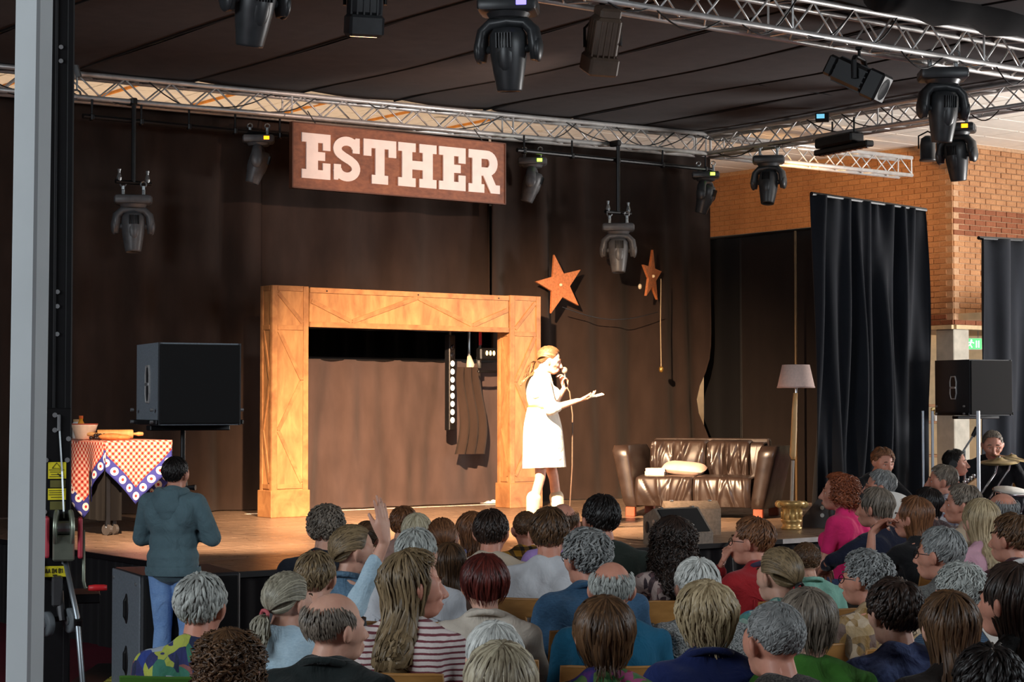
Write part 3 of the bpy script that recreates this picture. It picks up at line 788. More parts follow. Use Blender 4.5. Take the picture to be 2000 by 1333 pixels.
# things hanging in the portal
def led_strip():
    p = at(884, 655, 21.55); q = at(886, 841, 21.55); L = p.z - q.z
    t = thing('led_strip_light', 'upright black LED bar with a column of lit white lenses in portal', 'stage light', p, A + .2)
    MB().cbox((0, .04, -L / 2 - .0), (.10, .08, L), .008).build('housing', M_blackm, t)
    on = ledmat('warm_white_led', (255, 236, 205), 4.0)
    for i in range(10): MB().lathe([(.001, .012), (.026, .008), (.034, 0), (.001, 0)], 12, TM((0, 0, -.14 - i * (L - .2) / 9.6), (pi / 2, 0, 0))).build('lens', M_lens if i < 2 else on, t, True)
    MB().tube([(0, .04, 0), (0, .04, .35)], .012, 6).build('hanger', M_steel, t)
    for dx, lab, mm in ((54, 'thin grey hanging rod with hook behind the portal lintel', M_steel), ):
        p2 = at(884 + 32, 648, 21.9)
        t2 = thing('hanging_hook', lab, 'hook', p2, A)
        MB().tube([(0, 0, .2), (0, 0, -.3)], .014, 8).build('rod', mm, t2)
        MB().tube([(0, 0, -.28), (.02, 0, -.38), (.0, 0, -.5), (-.02, 0, -.58)], [.02, .05, .035, .008], 8).build('cable_bundle', mat('pale_cable', (190, 180, 160), .5), t2, True)
    p3 = at(938, 648, 21.8)
    t3 = thing('red_strap', 'red and grey strap hanging inside the portal', 'strap', p3, A)
    MB().cbox((0, 0, -.02), (.035, .02, .28), .004).build('red_band', mat('red_webbing', (190, 30, 40), .6), t3); MB().tube([(0, 0, -.14), (-.02, 0, -.3), (-.01, 0, -.42)], [.01, .03, .02], 8).build('buckle', M_steel, t3, True)
    p4 = at(957, 692, 21.7)
    t4 = thing('blinder_lamp', 'small lamp with glinting bulbs beside the right portal pillar', 'stage light', p4, A)
    MB().cbox((0, .05, 0), (.26, .1, .14), .015).build('housing', M_blackm, t4)
    for i in range(3): MB().ell((-.05 + i * .05, -.01, .01), (.018, .012, .03), nu=8, nv=6).build('bulb', ledmat('dim_bulb', (255, 225, 170), 1.2), t4, True)
    MB().cbox((0, .03, -.2), (.3, .03, .03), .006).build('bracket', M_blackm, t4)
    # cloth hanging beside the led bar
    p5 = at(917, 760, 21.8)
    def fn(u, v):
        x = -.10 + .32 * u + .05 * sin(v * 5); return (x - .1 * (1 - v) * (1 - u), .03 * sin(u * 19 + v * 2), -.75 + v * 1.0)
    mb = MB().grid(18, 14, fn); mb.grid(18, 14, lambda u, v: tuple(Vector(fn(u, v)) + Vector((0, .012, 0))), flip=True)
    tag(mb.build('hanging_cloth', M_drape, None, True, p5, A), 'crumpled dark cloth hung beside the LED bar in the portal', 'cloth')
led_strip()

# ------------------------------------------------------------------ stars
M_cork = mat('orange_cork', (196, 116, 66), .8, var=.15, scale=40, bump=.3, bscale=90)
def star(label, c, rotz, R0, spin, squash=1.):
    t = thing('hanging_star', label, 'star', c, rotz)
    pts = []
    for i in range(10):
        a_ = pi / 2 + spin + i * pi / 5; r = R0 if i % 2 == 0 else R0 * .40; pts.append((r * cos(a_) * squash, r * sin(a_)))
    MB().prism(pts, -.015, .015, TM((0, 0, 0), (pi / 2, 0, 0))).build('star_plate', M_cork, t)
    MB().lathe([(.001, .03), (.015, .024), (.02, .01), (.02, 0)], 10, TM((0, -.015, 0), (pi / 2, 0, 0))).build('bulb', mat('star_bulb', (230, 205, 160), .3, emit=.15), t, True)
    return t
YS = YB - .16
cs = S(sx(1093, YS), YS, 0); cs.z = at(1093, 557, cs.y).z
star('large orange cork star on the drape right of the portal', cs, A, .37, R(14))
c2s = S(sx(1273, YS - .1), YS - .1, 0); c2s.z = at(1273, 540, c2s.y).z
star('smaller orange star seen edge-turned beside the right moving head', c2s, A + R(28), .33, R(-4))
pp = at(1291, 545, c2s.y - .1); q = at(1290, 722, c2s.y - .1)
t = thing('bell_string', 'pale string with a small brass bell below the smaller star', 'string', pp, A)
MB().tube([(0, 0, 0), (-.01, 0, (q.z - pp.z) * .5), (0, 0, q.z - pp.z)], .006, 6).build('string', mat('pale_string', (170, 150, 120), .8), t)
MB().ell((0, 0, q.z - pp.z), (.03, .03, .04), nu=10, nv=8).build('bell', mat('brass', (190, 150, 80), .35, .8), t, True)
pp = at(1250, 560, c2s.y - .05)
tag(MB().ell((0, 0, 0), (.025, .025, .035), nu=10, nv=8).build('string_bulb', mat('pale_bulb', (235, 220, 190), .3), None, True, pp), 'small pale bulb hanging left of the smaller star', 'bulb')
p1 = at(1098, 600, 22.6); p2 = at(1285, 610, 23.4)
t = thing('light_string', 'thin dark wire swagged between the two stars', 'wire', p1)
MB().tube([q_ - p1 for q_ in sag(p1, p2, .12, 13)], .005, 5).build('wire', M_cable, t)

# ------------------------------------------------------------------ prop cart with tablecloth
def table():
    B = at(205, 1046, 16.9); ox, oy = B.x, B.y; HZ = .84; W_, Dp = .62, 1.35
    t = thing('prop_cart', 'black draped cart on castors left of the speaker', 'cart', (ox, oy, ST), A)
    MB().cbox((W_ / 2, Dp / 2, HZ - .03), (W_, Dp, .05), .008).build('top', mat('cart_top', (60, 48, 40), .6), t)
    def drape(x0, y0, x1, y1, z0, nm):
        d = Vector((x1 - x0, y1 - y0)); L = d.length; a_ = math.atan2(d.y, d.x)
        MB().grid(30, 8, lambda u, v: (u * L, .012 * sin(u * L * 40) * (1.2 - v), z0 + (HZ - .06 - z0) * v)).build(nm, M_drapeb, t, True, (x0, y0, 0), a_)
    drape(0, Dp, 0, 0, .13, 'side_drape'); drape(.16, 0, .16, Dp, .13, 'side_drape')
    drape(.0, .03, .16, .03, .13, 'front_drape'); 
    for x, y in ((.04, .04), (.12, .08), (.04, Dp - .04), (.12, Dp - .04)):
        l = MB().cbox((x, y, .45), (.045, .045, .74), .006).build('leg', M_blackm, t)
        MB().lathe([(.05, -.018), (.05, .018)], 16, TM((x, y, .05), (0, pi / 2, .4))).build('castor', mat('grey_castor', (70, 66, 64), .5), l)
        MB().cbox((x, y, .09), (.04, .03, .06), .006).build('fork', M_steel, l)
    # gingham cloth with a blue border of white rings, laid diagonally
    m, n = base('gingham_cloth', lin((210, 150, 140)), .9, 0, .1)
    tc = n.new('ShaderNodeUVMap'); sep = n.new('ShaderNodeSeparateXYZ'); n.link(tc.outputs[0], sep.inputs[0])
    u, v = sep.outputs[0], sep.outputs[1]
    def wave(s_, f):
        return n.math('GREATER_THAN', n.math('FRACT', n.math('MULTIPLY', s_, f)), .5)
    su, sv = wave(u, 34), wave(v, 34)
    sm = n.math('MULTIPLY', n.math('ADD', su, sv), .5)
    ging = n.ramp(sm, [(0, lin((244, 214, 196))), (.45, lin((226, 140, 120))), (.9, lin((176, 48, 44)))], 'CONSTANT')
    eu = n.math('MINIMUM', u, n.math('SUBTRACT', 1.0, u)); ev = n.math('MINIMUM', v, n.math('SUBTRACT', 1.0, v))
    e = n.math('MINIMUM', eu, ev); border = n.math('LESS_THAN', e, .075)
    fu = n.math('SUBTRACT', n.math('FRACT', n.math('MULTIPLY', u, 13.333)), .5); fv = n.math('SUBTRACT', n.math('FRACT', n.math('MULTIPLY', v, 13.333)), .5)
    rad = n.math('SQRT', n.math('ADD', n.math('MULTIPLY', fu, fu), n.math('MULTIPLY', fv, fv)))
    blue = n.ramp(rad, [(0, lin((190, 60, 60))), (.13, lin((245, 235, 225))), (.34, lin((62, 66, 140)))], 'CONSTANT')
    n.link(n.mix(border, ging, blue), n.b.inputs['Base Color'])
    # flat cloth 1.25 m square rotated 45 degrees about the table, folded over the table edges
    Sz = 1.42; N = 60; cx, cy = W_ / 2 - .02, .42; th = R(45)
    vs_, uv = [], []
    for j in range(N):
        for i in range(N):
            a_, b_ = i / (N - 1), j / (N - 1); X, Y = (a_ - .5) * Sz, (b_ - .5) * Sz
            x = cx + X * cos(th) - Y * sin(th); y = cy + X * sin(th) + Y * cos(th); z = HZ + .004
            ex_, ey_ = 0, 0
            if x < -.01: ex_ = -.01 - x
            if x > W_ + .01: ex_ = x - W_ - .01
            if y < -.01: ey_ = -.01 - y
            if y > Dp + .01: ey_ = y - Dp - .01
            dn = max(ex_, ey_) + .25 * min(ex_, ey_)
            if ex_ and ex_ >= ey_: x = (-.012 if x < 0 else W_ + .012) + (-1 if x < 0 else 1) * (.04 * sin(y * 14) * min(1, ex_ * 3) + .02)
            elif ex_: x = (-.012 if x < 0 else W_ + .012)
            if ey_ and ey_ >= ex_: y = (-.012 if y < 0 else Dp + .012) + (-1 if y < 0 else 1) * (.03 * sin(x * 13) * min(1, ey_ * 3) + .02)
            elif ey_: y = (-.012 if y < 0 else Dp + .012)
            vs_.append((x, y, z - dn)); uv.append((a_, b_))
    fs = [(j * N + i, j * N + i + 1, (j + 1) * N + i + 1, (j + 1) * N + i) for j in range(N - 1) for i in range(N - 1)]
    me = bpy.data.meshes.new('tablecloth'); me.from_pydata(vs_, [], fs); ul = me.uv_layers.new(name='UVMap')
    for l in me.loops: ul.data[l.index].uv = uv[l.vertex_index]
    me.polygons.foreach_set('use_smooth', [True] * len(me.polygons))
    o = obj('tablecloth', me, m, None, (ox, oy, ST), A); md = o.modifiers.new('s', 'SOLIDIFY'); md.thickness = .004
    tag(o, 'red gingham tablecloth with blue ringed border hanging off the cart', 'tablecloth')
    # things on it
    top = ST + HZ + .008
    def onp(px, V): p = at(px, 850, V); return Vector((p.x, p.y, top))
    b = thing('mixing_bowl', 'large cream mixing bowl on the gingham cloth', 'bowl', onp(165, 17.3))
    MB().lathe([(.055, 0), (.08, .01), (.115, .12), (.12, .14), (.112, .14), (.105, .12), (.07, .02), (.001, .015)], 24).build('body', mat('cream_enamel', (235, 205, 180), .4), b, True)
    MB().tube([(.118 * cos(a_), .118 * sin(a_), .14) for a_ in [i * pi / 12 for i in range(25)]], .005, 6).build('rim', mat('red_rim', (190, 90, 70), .4), b)
    b = thing('juice_bottle', 'small orange bottle standing behind the cream bowl', 'bottle', onp(158, 17.6))
    MB().lathe([(.035, 0), (.038, .01), (.038, .13), (.018, .17), (.018, .19)], 14).build('bottle', mat('orange_juice', (245, 160, 30), .3), b, True); MB().lathe([(.02, .188), (.02, .215)], 12).build('cap', mat('orange_cap', (230, 100, 20), .4), b)
    b = thing('flour_jar', 'little pale jar beside the orange bottle', 'jar', onp(150, 17.75))
    MB().lathe([(.04, 0), (.042, .02), (.042, .14), (.03, .16)], 14).build('jar', M_white, b, True); MB().lathe([(.034, .158), (.034, .18)], 12).build('lid', mat('tan_lid', (200, 160, 110), .5), b)
    c = onp(197, 17.15)
    gr = thing('grape_bunch', 'bunch of dark grapes on the gingham cloth', 'fruit', c)
    gg = random.Random(3); gm = mat('dark_grape', (44, 30, 30), .3)
    gb = MB().ell((0, 0, .018), (.02, .02, .018), nu=8, nv=6).mesh('grape', True)
    for i in range(22): obj('grape', gb, gm, gr, (gg.uniform(-.09, .09), gg.uniform(-.04, .04), gg.choice((0, 0, .022))))
    MB().tube([(0, 0, .03), (-.03, 0, .06)], .004, 5).build('stem', mat('stem_brown', (90, 70, 40), .7), gr)
    rp = thing('rolling_pin', 'wooden rolling pin at the back of the tablecloth', 'rolling pin', onp(225, 17.3) + Vector((0, 0, .05)), .3)
    MB().lathe([(.038, -.16), (.04, -.15), (.04, .15), (.038, .16)], 16, TM((0, 0, 0), (0, pi / 2, 0))).build('roller', wood('pin_wood', (190, 140, 80), (224, 176, 110), (4, 1, 1)), rp, True)
    for s_ in (-1, 1): MB().lathe([(.012, .16), (.012, .18), (.02, .21), (.016, .25), (.005, .255)], 12, TM((0, 0, 0), (0, s_ * pi / 2, 0))).build('handle', wood('pin_wood', (190, 140, 80), (224, 176, 110)), rp, True)
    br = MB().ell((0, 0, .03), (.12, .05, .032)).ell((.1, -.02, .025), (.07, .04, .025))
    tag(br.build('bread_loaf', mat('bread_crust', (176, 112, 56), .7, var=.2, scale=20), None, True, onp(218, 17.0), .4), 'small crusty bread loaf in front of the rolling pin', 'bread')
table()

# ------------------------------------------------------------------ loudspeakers
M_spk = mat('textured_black_cabinet', (40, 42, 46), .55, var=.1, scale=60, bump=.25, bscale=300, bdist=.001)
M_spklit = mat('textured_lit_cabinet', (112, 120, 128), .6, var=.12, scale=80, bump=.25, bscale=300, bdist=.001)  # black cabinet lightened, daylight on its left side put into the colour
M_grille = mat('black_foam_grille', (11, 10, 11), .95, var=.2, scale=300, bump=.4, bscale=500, bdist=.002)
def speaker(label, p, rotz, w_, d_, h_, side):
    t = thing('loudspeaker', label, 'loudspeaker', p, rotz)
    # front of the cabinet faces local -y
    bv = MB().prism([(-w_ / 2, 0), (w_ / 2, 0), (w_ / 2 * .9, d_), (-w_ / 2 * .9, d_)], 0, h_).build('cabinet', side, t)
    MB().cbox((0, -.012, h_ / 2), (w_ - .02, .03, h_ - .02), .006).build('grille', M_grille, t)
    for x in (-w_ / 2 + .006, w_ / 2 - .006): MB().box((x, -.004, h_ / 2), (.012, .012, h_)).build('edge_strip', M_spk, t)
    an = math.atan2(w_ * .05, d_)
    for s_ in (-1, 1):
        T = TM((s_ * w_ * .477, d_ * .45, h_ * .5), (0, 0, s_ * an))
        MB().tube([(s_ * .004, dy * 1.0, dz) for dy, dz in ((-.035, .12), (.035, .12), (.055, .06), (.05, 0), (.055, -.06), (.035, -.12), (-.035, -.12), (-.055, -.06), (-.05, 0), (-.055, .06), (-.035, .12))], .008, 6, T).build('handle_frame', M_alu, t)
        MB().box((s_ * -.002, 0, 0), (.014, .085, .22), T).build('handle_cup', M_black, t)
        MB().cbox((s_ * .006, 0, 0), (.016, .10, .022), .004, T).build('handle_bar', M_bolt, t)
        # yoke bracket at the bottom
        MB().cbox((s_ * (w_ / 2 + .012), d_ * .45, .02), (.012, d_ * .95, .03), .003).build('bracket_arm', M_blackm, t)
        for y in (.05, d_ * .85):
            for z in (.02, .10): MB().lathe([(.011, 0), (.011, .02)], 8, TM((s_ * (w_ / 2 + .018), y, z), (0, s_ * pi / 2, 0))).build('knob_bolt', M_bolt, t)
    MB().cbox((0, d_ * .4, -.02), (w_ * .98, .1, .035), .006).build('bracket_base', M_blackm, t)
    return t
def pole(label, p, z0, z1, m=M_blackm):
    t = thing('speaker_pole', label, 'pole', (p.x, p.y, z0))
    MB().tube([(0, 0, 0), (0, 0, (z1 - z0) * .62)], .022, 12).build('lower_tube', m, t); MB().tube([(0, 0, (z1 - z0) * .55), (0, 0, z1 - z0)], .017, 12).build('upper_tube', m, t)
    MB().lathe([(.032, (z1 - z0) * .5), (.036, (z1 - z0) * .54), (.032, (z1 - z0) * .63)], 12).build('collar', M_blackm, t)
    MB().tube([(0, 0, (z1 - z0) * .58), (.09, -.02, (z1 - z0) * .58)], [.008, .02], 8).build('knob', M_blackm, t)
    return t
SUBZ = .80
ps = at(345, 830, 12.75)
sub = thing('subwoofer', 'black subwoofer cabinet at the front left stage corner', 'subwoofer', (at(384, 1200, 12.6).x, 12.35, 0), R(26))
MB().cbox((0, .33, SUBZ / 2), (.66, .72, SUBZ), .012).build('cabinet', M_spk, sub)
MB().cbox((0, -.035, SUBZ / 2), (.62, .03, SUBZ - .04), .008).build('grille', M_grille, sub)
MB().cbox((-.336, .33, SUBZ / 2), (.012, .70, SUBZ - .01), .004).build('side_panel', M_spklit, sub)  # thin panel added to carry the daylight on the left side
for z in (.22, .56):
    for s_ in (-1, 1):
        x = s_ * .343
        MB().ell((x, .3, z), (.008, .05, .10)).build('handle_cup', M_black, sub, True)
        MB().tube([(x - s_ * .004, .3, z - .075), (x + s_ * .01, .3, z - .05), (x + s_ * .01, .3, z + .05), (x - s_ * .004, .3, z + .075)], .012, 8).build('handle_bar', M_blackm, sub)
for y in (.05, .62): MB().lathe([(.012, 0), (.012, .01)], 8, TM((-.342, y, SUBZ - .06), (0, -pi / 2, 0))).build('screw', M_bolt, sub)
pc = sub.matrix_basis @ Vector((0, .33, 0)) if False else Vector((at(357, 900, 12.75).x, 12.75, 0))
pole('black pole between the subwoofer and the left loudspeaker', pc, SUBZ, ps.z - .03)
sp_front = at(390, 828, 13.7)
speaker('black loudspeaker with daylit sides on a pole at the left of stage', (pc.x + .16, pc.y - .30, ps.z), R(27), .56, .60, .54, M_spklit)
# right-hand loudspeaker
pr = at(1912, 812, 20.6)
speaker('black loudspeaker on a pole at the right before the dark curtain', (pr.x + .06, pr.y - .26, pr.z), R(26), .58, .6, .60, M_spk)
pole('black pole carrying the right loudspeaker', Vector((pr.x, pr.y, 0)), 0.0, pr.z - .03)

# ------------------------------------------------------------------ foreground: white post and lifting tower
wp0 = at(46, 1333, 4.3); wp1 = at(68, 0, 4.3)
def post():
    t = thing('white_post', 'pale grey-white square steel post at the left edge', 'post', (wp0.x - .006, 4.3, 0), R(-18))
    k = (wp1.x - wp0.x) / (wp1.z - wp0.z) * .9
    m = mat('pale_grey_powder_coat', (182, 190, 192), .55, var=.04, scale=3, bump=.05)
    b = MB().cbox((0, 0, 2.85), (.064, .064, 5.7), .006, Matrix(((1, 0, k, -.0), (0, 1, 0, 0), (0, 0, 1, 0), (0, 0, 0, 1))))
    b.build('shaft', m, t); MB().cbox((0, 0, .006), (.2, .2, .012), .003).build('foot_plate', m, t)
post()
def tower():
    V = 9.0; p = at(112, 1000, V)
    t = thing('lifting_tower', 'black lifting tower with red winch and yellow warning stickers', 'lifting tower', (p.x, V, 0), rotcam(p))
    def Z(py): return at(112, py, V).z
    def X(px): return (px - 112) / F * V
    MB().cbox((0, 0, 3.0), (.125, .12, 5.2), .008).build('mast', M_blackm, t)
    MB().cbox((.045, -.05, Z(800) / 2 + 1.3), (.03, .03, 3.5), .004).build('inner_rail', M_blackm, t)
    MB().cbox((-.02, -.066, 2.6), (.012, .014, 3.2), .002).build('rail', M_black, t)
    for py in (97, 124, 572, 600, 654):
        MB().lathe([(.011, 0), (.011, .01)], 8, TM((X(112 + (0 if py < 560 else -3)), -.061, Z(py)), (pi / 2, 0, 0))).build('bolt', M_bolt, t)
    # sleeve with stickers
    sl = MB().cbox((-.0, -.07, (Z(797) + Z(1080)) / 2), (.125, .05, Z(797) - Z(1080)), .006).build('sleeve', M_blackm, t)
    for px, py in ((106, 811), (106, 840), (90, 898), (130, 898), (88, 998), (132, 857)):
        MB().lathe([(.012, 0), (.012, .012)], 8, TM((X(px), -.094, Z(py)), (pi / 2, 0, 0))).build('bolt', M_bolt, sl)
    MB().cbox((.004, -.1, (Z(810) + Z(842)) / 2), (.014, .02, Z(810) - Z(842)), .003).build('cable_clamp', M_bolt, sl)
    MB().tube([(.006, -.10, Z(835)), (.02, -.1, Z(920)), (.03, -.12, Z(1010))], .0045, 6).build('steel_cable', M_steel, t)
    m, n = base('yellow_sticker', lin((232, 214, 40)), .5)
    def sticker(x0, x1, y0, y1, nm, mm, y=-.0965): return MB().box(((X(x0) + X(x1)) / 2, y, (Z(y0) + Z(y1)) / 2), (X(x1) - X(x0), .003, Z(y0) - Z(y1))).build(nm, mm, sl)
    yel = mat('yellow_sticker', (226, 210, 40), .5, var=.06); ink = mat('sticker_ink', (40, 38, 20), .6)
    s1 = sticker(94, 128, 902, 934, 'warning_sticker', yel); s2 = sticker(94, 128, 953, 975, 'warning_sticker', yel)
    sticker(98, 127, 937, 951, 'dim_sticker', mat('olive_sticker', (96, 92, 40), .6)); sticker(98, 127, 978, 994, 'dim_sticker', mat('olive_sticker', (96, 92, 40), .6))
    q = MB(); tx, tz = X(110), Z(909); q.tube([(tx - .02, -.099, tz - .012), (tx, -.099, tz + .014), (tx + .02, -.099, tz - .012), (tx - .02, -.099, tz - .012)], .0016, 5)
    for k, (py, wd) in enumerate(((917, .07), (921, .06), (926, .05), (930, .066), (957, .07), (961, .064), (965, .07), (970, .05))): MB().box((X(110), -.099, Z(py)), (wd, .001, .0028)).build('printed_line', ink, sl)
    MB().tube([(X(112), -.099, Z(924)), (X(117), -.099, Z(929)), (X(120), -.099, Z(925))], .003, 5).build('printed_mark', ink, sl)
    q.build('printed_triangle', ink, sl)
    # winch
    wz = Z(1045); wx = X(124)
    wn = MB().cbox((wx, -.16, wz - .05), (.10, .10, .12), .008).build('winch', mat('olive_grey_steel', (120, 126, 112), .4, .6), t)
    for s_ in (-1, 1):
        MB().lathe([(.025, -.008), (.085, -.008), (.088, 0), (.085, .008), (.025, .008)], 24, TM((wx + s_ * .032, -.16, wz + .04), (0, pi / 2, s_ * .12))).build('drum_flange', mat('worn_zinc', (150, 158, 142), .35, .7), wn, True)
        MB().cbox((wx + s_ * .075, -.15, wz + (.0 if s_ < 0 else -.005)), (.022, .13, .19), .02, seg=2).build('red_guard', mat('red_guard_paint', (176, 44, 62), .5, var=.1), wn)
    MB().lathe([(.035, -.03), (.035, .03)], 16, TM((wx, -.16, wz + .04), (0, pi / 2, 0))).build('cable_drum', M_steel, wn)
    MB().tube([(wx + .09, -.16, wz + .03), (X(161), -.16, wz + .03), (X(162), -.17, Z(1130)), (X(165), -.17, Z(1143)), (X(172), -.17, Z(1144))], .008, 8).build('crank_arm', mat('olive_grey_steel', (120, 126, 112), .4, .6), wn, True)
    MB().lathe([(.012, 0), (.016, .03), (.015, .07), (.012, .085)], 12, TM((X(171), -.17, Z(1144)), (0, pi / 2, 0))).build('crank_grip', mat('red_grip', (190, 30, 36), .5), wn, True)
    # number plate
    pl = MB().box((X(111), -.105, Z(1113)), (X(134) - X(88), .004, .05)).build('number_sticker', yel, t)
    glyph = {'A': [((0, 0), (.3, 1)), ((.3, 1), (.6, 0)), ((.12, .4), (.48, .4))], '0': [((0, 0), (0, 1)), ((0, 1), (.5, 1)), ((.5, 1), (.5, 0)), ((.5, 0), (0, 0))],
             '4': [((.4, 0), (.4, 1)), ((.4, 1), (0, .35)), ((0, .35), (.55, .35))], '1': [((.3, 0), (.3, 1)), ((.3, 1), (.05, .75))]}
    q = MB(); x = X(91)
    for ch in 'AA 04 01 A':
        if ch != ' ':
            for a_, b_ in glyph[ch]: q.tube([(x + a_[0] * .014, -.109, Z(1116) + a_[1] * .020), (x + b_[0] * .014, -.109, Z(1116) + b_[1] * .020)], .0016, 5)
            x += .0118
        else: x += .006
    q.box((X(108), -.109, Z(1120)), (.02, .001, .005)); q.build('number_print', ink, pl)
    MB().cbox((0, -.08, Z(1100)), (.13, .05, .14), .01).build('socket', M_blackm, t)
    # struts
    st = mat('galvanised_strut', (150, 158, 164), .4, .8)
    MB().tube([(X(126), -.12, Z(1085)), (X(150), -.25, Z(1195)), (X(182), -.5, .05)], [.012, .013, .013], 10).build('strut', st, t, True)
    MB().cbox((X(127), -.12, Z(1090)), (.03, .02, .05), .006).build('strut_lug', st, t)
    MB().tube([(X(84), -.1, Z(1085)), (X(74), -.2, Z(1200)), (X(50), -.5, .05)], [.012, .013, .013], 10).build('strut', st, t, True)
    MB().lathe([(.018, -.02), (.02, .02)], 10, TM((X(152), -.26, Z(1207)), (.4, 0, 0))).build('strut_collar', M_blackm, t)
    # transport wheels and bracket
    MB().cbox((X(113), -.14, Z(1150)), (.05, .10, .14), .01).build('wheel_bracket', mat('worn_black_steel', (62, 62, 64), .5, .4), t)
    MB().tube([(X(116), -.15, Z(1150)), (X(122), -.19, Z(1205))], [.022, .016], 8).build('wheel_fork', mat('worn_black_steel', (62, 62, 64), .5, .4), t)
    for px, py in ((95, 1211), (138, 1205)):
        wl = MB().lathe([(.02, -.014), (.05, -.017), (.058, -.012), (.058, .012), (.05, .017), (.02, .014)], 22, TM((X(px), -.18, Z(py)), (0, pi / 2, .45))).build('transport_wheel', mat('grey_rubber', (86, 92, 96), .6), t, True)
        MB().lathe([(.02, -.02), (.02, .02)], 12, TM((X(px), -.18, Z(py)), (0, pi / 2, .45))).build('hub', M_steel, wl)
    MB().tube([(X(90), -.16, Z(1205)), (X(145), -.16, Z(1200))], .012, 8).build('axle', M_blackm, t)
    MB().cbox((X(158), .1, Z(1170)), (.18, .3, .045), .006).build('outrigger_stub', M_blackm, t)
    MB().cbox((0, 0, .2), (.2, .2, .4), .01).build('base', M_blackm, t)
    for a_ in (0, 1, 2, 3): MB().tube([(.1 * cos(a_ * pi / 2 + .8), .1 * sin(a_ * pi / 2 + .8), .1), (.8 * cos(a_ * pi / 2 + .8), .8 * sin(a_ * pi / 2 + .8), .04)], .022, 8).build('outrigger', M_blackm, t)
tower()
# hazard-striped ramp edge on the floor
def hazard():
    a_ = at(218, 1345, 12.6); d0 = depth(218, 1338, .03); p0 = at(218, 1338, d0); d1 = depth(268, 1300, .03); p1 = at(268, 1300, d1)
    L = (p1 - p0).to_2d().length; an = math.atan2(p1.y - p0.y, p1.x - p0.x)
    t = thing('cable_ramp', 'low cable ramp edged with yellow and black hazard stripes', 'cable ramp', (p0.x, p0.y, 0), an)
    MB().prism([(-.5, 0), (L + .1, 0), (L + .1, .3), (-.5, .3)], 0, .03).build('ramp', M_black, t)
    y = mat('hazard_yellow', (206, 200, 84), .6)
    n = 12
    for i in range(n):
        x = -.5 + i * (L + .6) / n; w_ = (L + .6) / n * .72
        MB().prism([(x, 0), (x + w_, 0), (x + w_ + .03, .075), (x + .03, .075)], .031, .033).build('stripe', y, t)
hazard()

